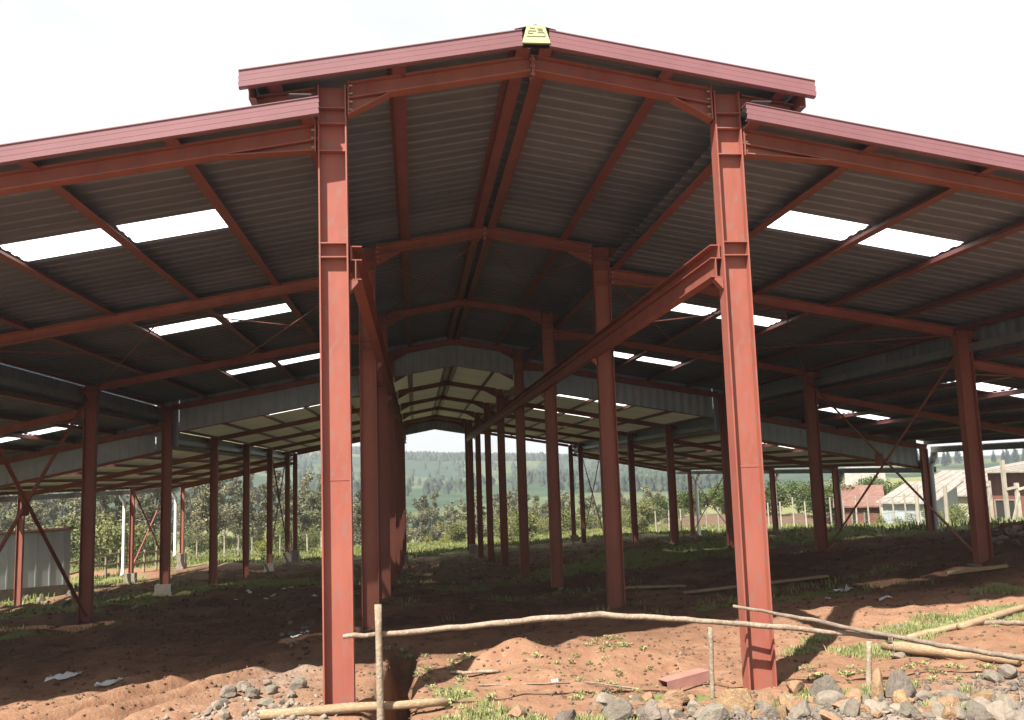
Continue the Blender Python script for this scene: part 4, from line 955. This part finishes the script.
# timber yard posts by the long brown building
tp = empty('timber_frame', (*polar(992, 40), gz(*polar(992, 40))), 'pale timber frame of posts and props before the brown walled building', 'timber frame')
pts = [polar(px, 40) for px in (978, 990, 1006, 1018, 1032)]
for (x, y), h in zip(pts, (1.9, 2.0, 2.9, 2.0, 2.1)):
    g = gz(x, y); MB().bar((x, y, g-.3), (x, y, g+h), .13, .13).build('post', M['post'], tp)
for (a, b) in ((0, 1), (2, 3), (3, 4)):
    (xa, ya), (xb, yb) = pts[a], pts[b]; MB().bar((xa, ya-.08, gz(xa, ya)+1.75), (xb, yb-.08, gz(xb, yb)+1.85), .06, .1).build('rail', M['post'], tp)
    MB().bar((xa, ya-.09, gz(xa, ya)+.1), (xb, yb-.09, gz(xb, yb)+1.5), .05, .09).build('prop', M['post'], tp)
for px, d, h, lb in ((945, 42, 2.0, 'leaning pale post right of the outer right column'), (932, 38, .9, 'short dark post on the grass right of the outer right column'), (916, 43, 2.1, 'tall pale post behind the outer right column')):
    x, y = polar(px, d); g = gz(x, y); tag(MB().tube([(x, y, g-.3), (x+.05, y, g+h)], [.09, .08], 8).build('wooden_post', M['post'] if h > 1 else M['wood_dark'], None, loc=(x, y, g)), lb, 'post')

# ------------------------------------------------------------------ air
mh = bpy.data.materials.new('haze'); mh.use_nodes = True; nt = mh.node_tree; nt.nodes.remove(nt.nodes['Principled BSDF'])
pv = nt.nodes.new('ShaderNodeVolumePrincipled'); pv.inputs['Density'].default_value = .0007; pv.inputs['Color'].default_value = (.85,.93,1,1); pv.inputs['Anisotropy'].default_value = .3
nt.links.new(pv.outputs[0], nt.nodes['Material Output'].inputs['Volume'])
hz_ = MB().box(-920, 920, -20, 1010, -40, 62).build('haze', mh); tag(hz_, 'thin pale haze over the valley', 'haze', None, 'stuff')

# ------------------------------------------------------------------ light
EL, AZS = R(51), R(218)
w = bpy.data.worlds.new('World'); SC.world = w; w.use_nodes = True; nt = w.node_tree; N = nt.nodes; L = nt.links
bg = N['Background']; sky = N.new('ShaderNodeTexSky'); sky.sky_type = 'NISHITA'; sky.sun_disc = False; sky.sun_elevation = EL; sky.sun_rotation = AZS; sky.altitude = 1800; sky.dust_density = 2
L.new(sky.outputs[0], bg.inputs[0]); bg.inputs[1].default_value = .12
bc = N.new('ShaderNodeBackground'); bc.inputs[0].default_value = (1, .99, .98, 1); bc.inputs[1].default_value = .37
tc = N.new('ShaderNodeTexCoord'); mp = N.new('ShaderNodeMapping'); mp.inputs['Scale'].default_value = (1, 1, 2.2); L.new(tc.outputs['Generated'], mp.inputs[0])
n = N.new('ShaderNodeTexNoise'); n.inputs['Scale'].default_value = 1.6; n.inputs['Detail'].default_value = 7; n.inputs['Roughness'].default_value = .55; L.new(mp.outputs[0], n.inputs['Vector'])
rp = N.new('ShaderNodeValToRGB'); rp.color_ramp.elements[0].position = .34; rp.color_ramp.elements[1].position = .56; rp.color_ramp.elements[0].color = (.62,.62,.62,1); L.new(n.outputs[0], rp.inputs[0])
mx = N.new('ShaderNodeMixShader'); L.new(rp.outputs[0], mx.inputs[0]); L.new(bg.outputs[0], mx.inputs[1]); L.new(bc.outputs[0], mx.inputs[2]); L.new(mx.outputs[0], N['World Output'].inputs[0])
sd = bpy.data.lights.new('sun', 'SUN'); sd.energy = 5.0; sd.angle = R(.53); sd.color = (1, .95, .86); so = bpy.data.objects.new('sun', sd); COL.objects.link(so)
tv = Vector((math.sin(R(38))*math.cos(EL), math.cos(R(38))*math.cos(EL), -math.sin(EL))); so.rotation_euler = tv.to_track_quat('-Z', 'Y').to_euler(); so.location = (-20, -30, 40)
vs = SC.view_settings; vs.view_transform = 'Standard'; vs.look = 'None'; vs.exposure = 1.5; vs.gamma = 1; vs.use_curve_mapping = False
SC.cycles.use_denoising = True; SC.cycles.max_bounces = 8; SC.cycles.diffuse_bounces = 4; SC.cycles.transparent_max_bounces = 12; SC.cycles.volume_bounces = 0; SC.cycles.volume_step_rate = 1
SC.cycles.sample_clamp_indirect = 6
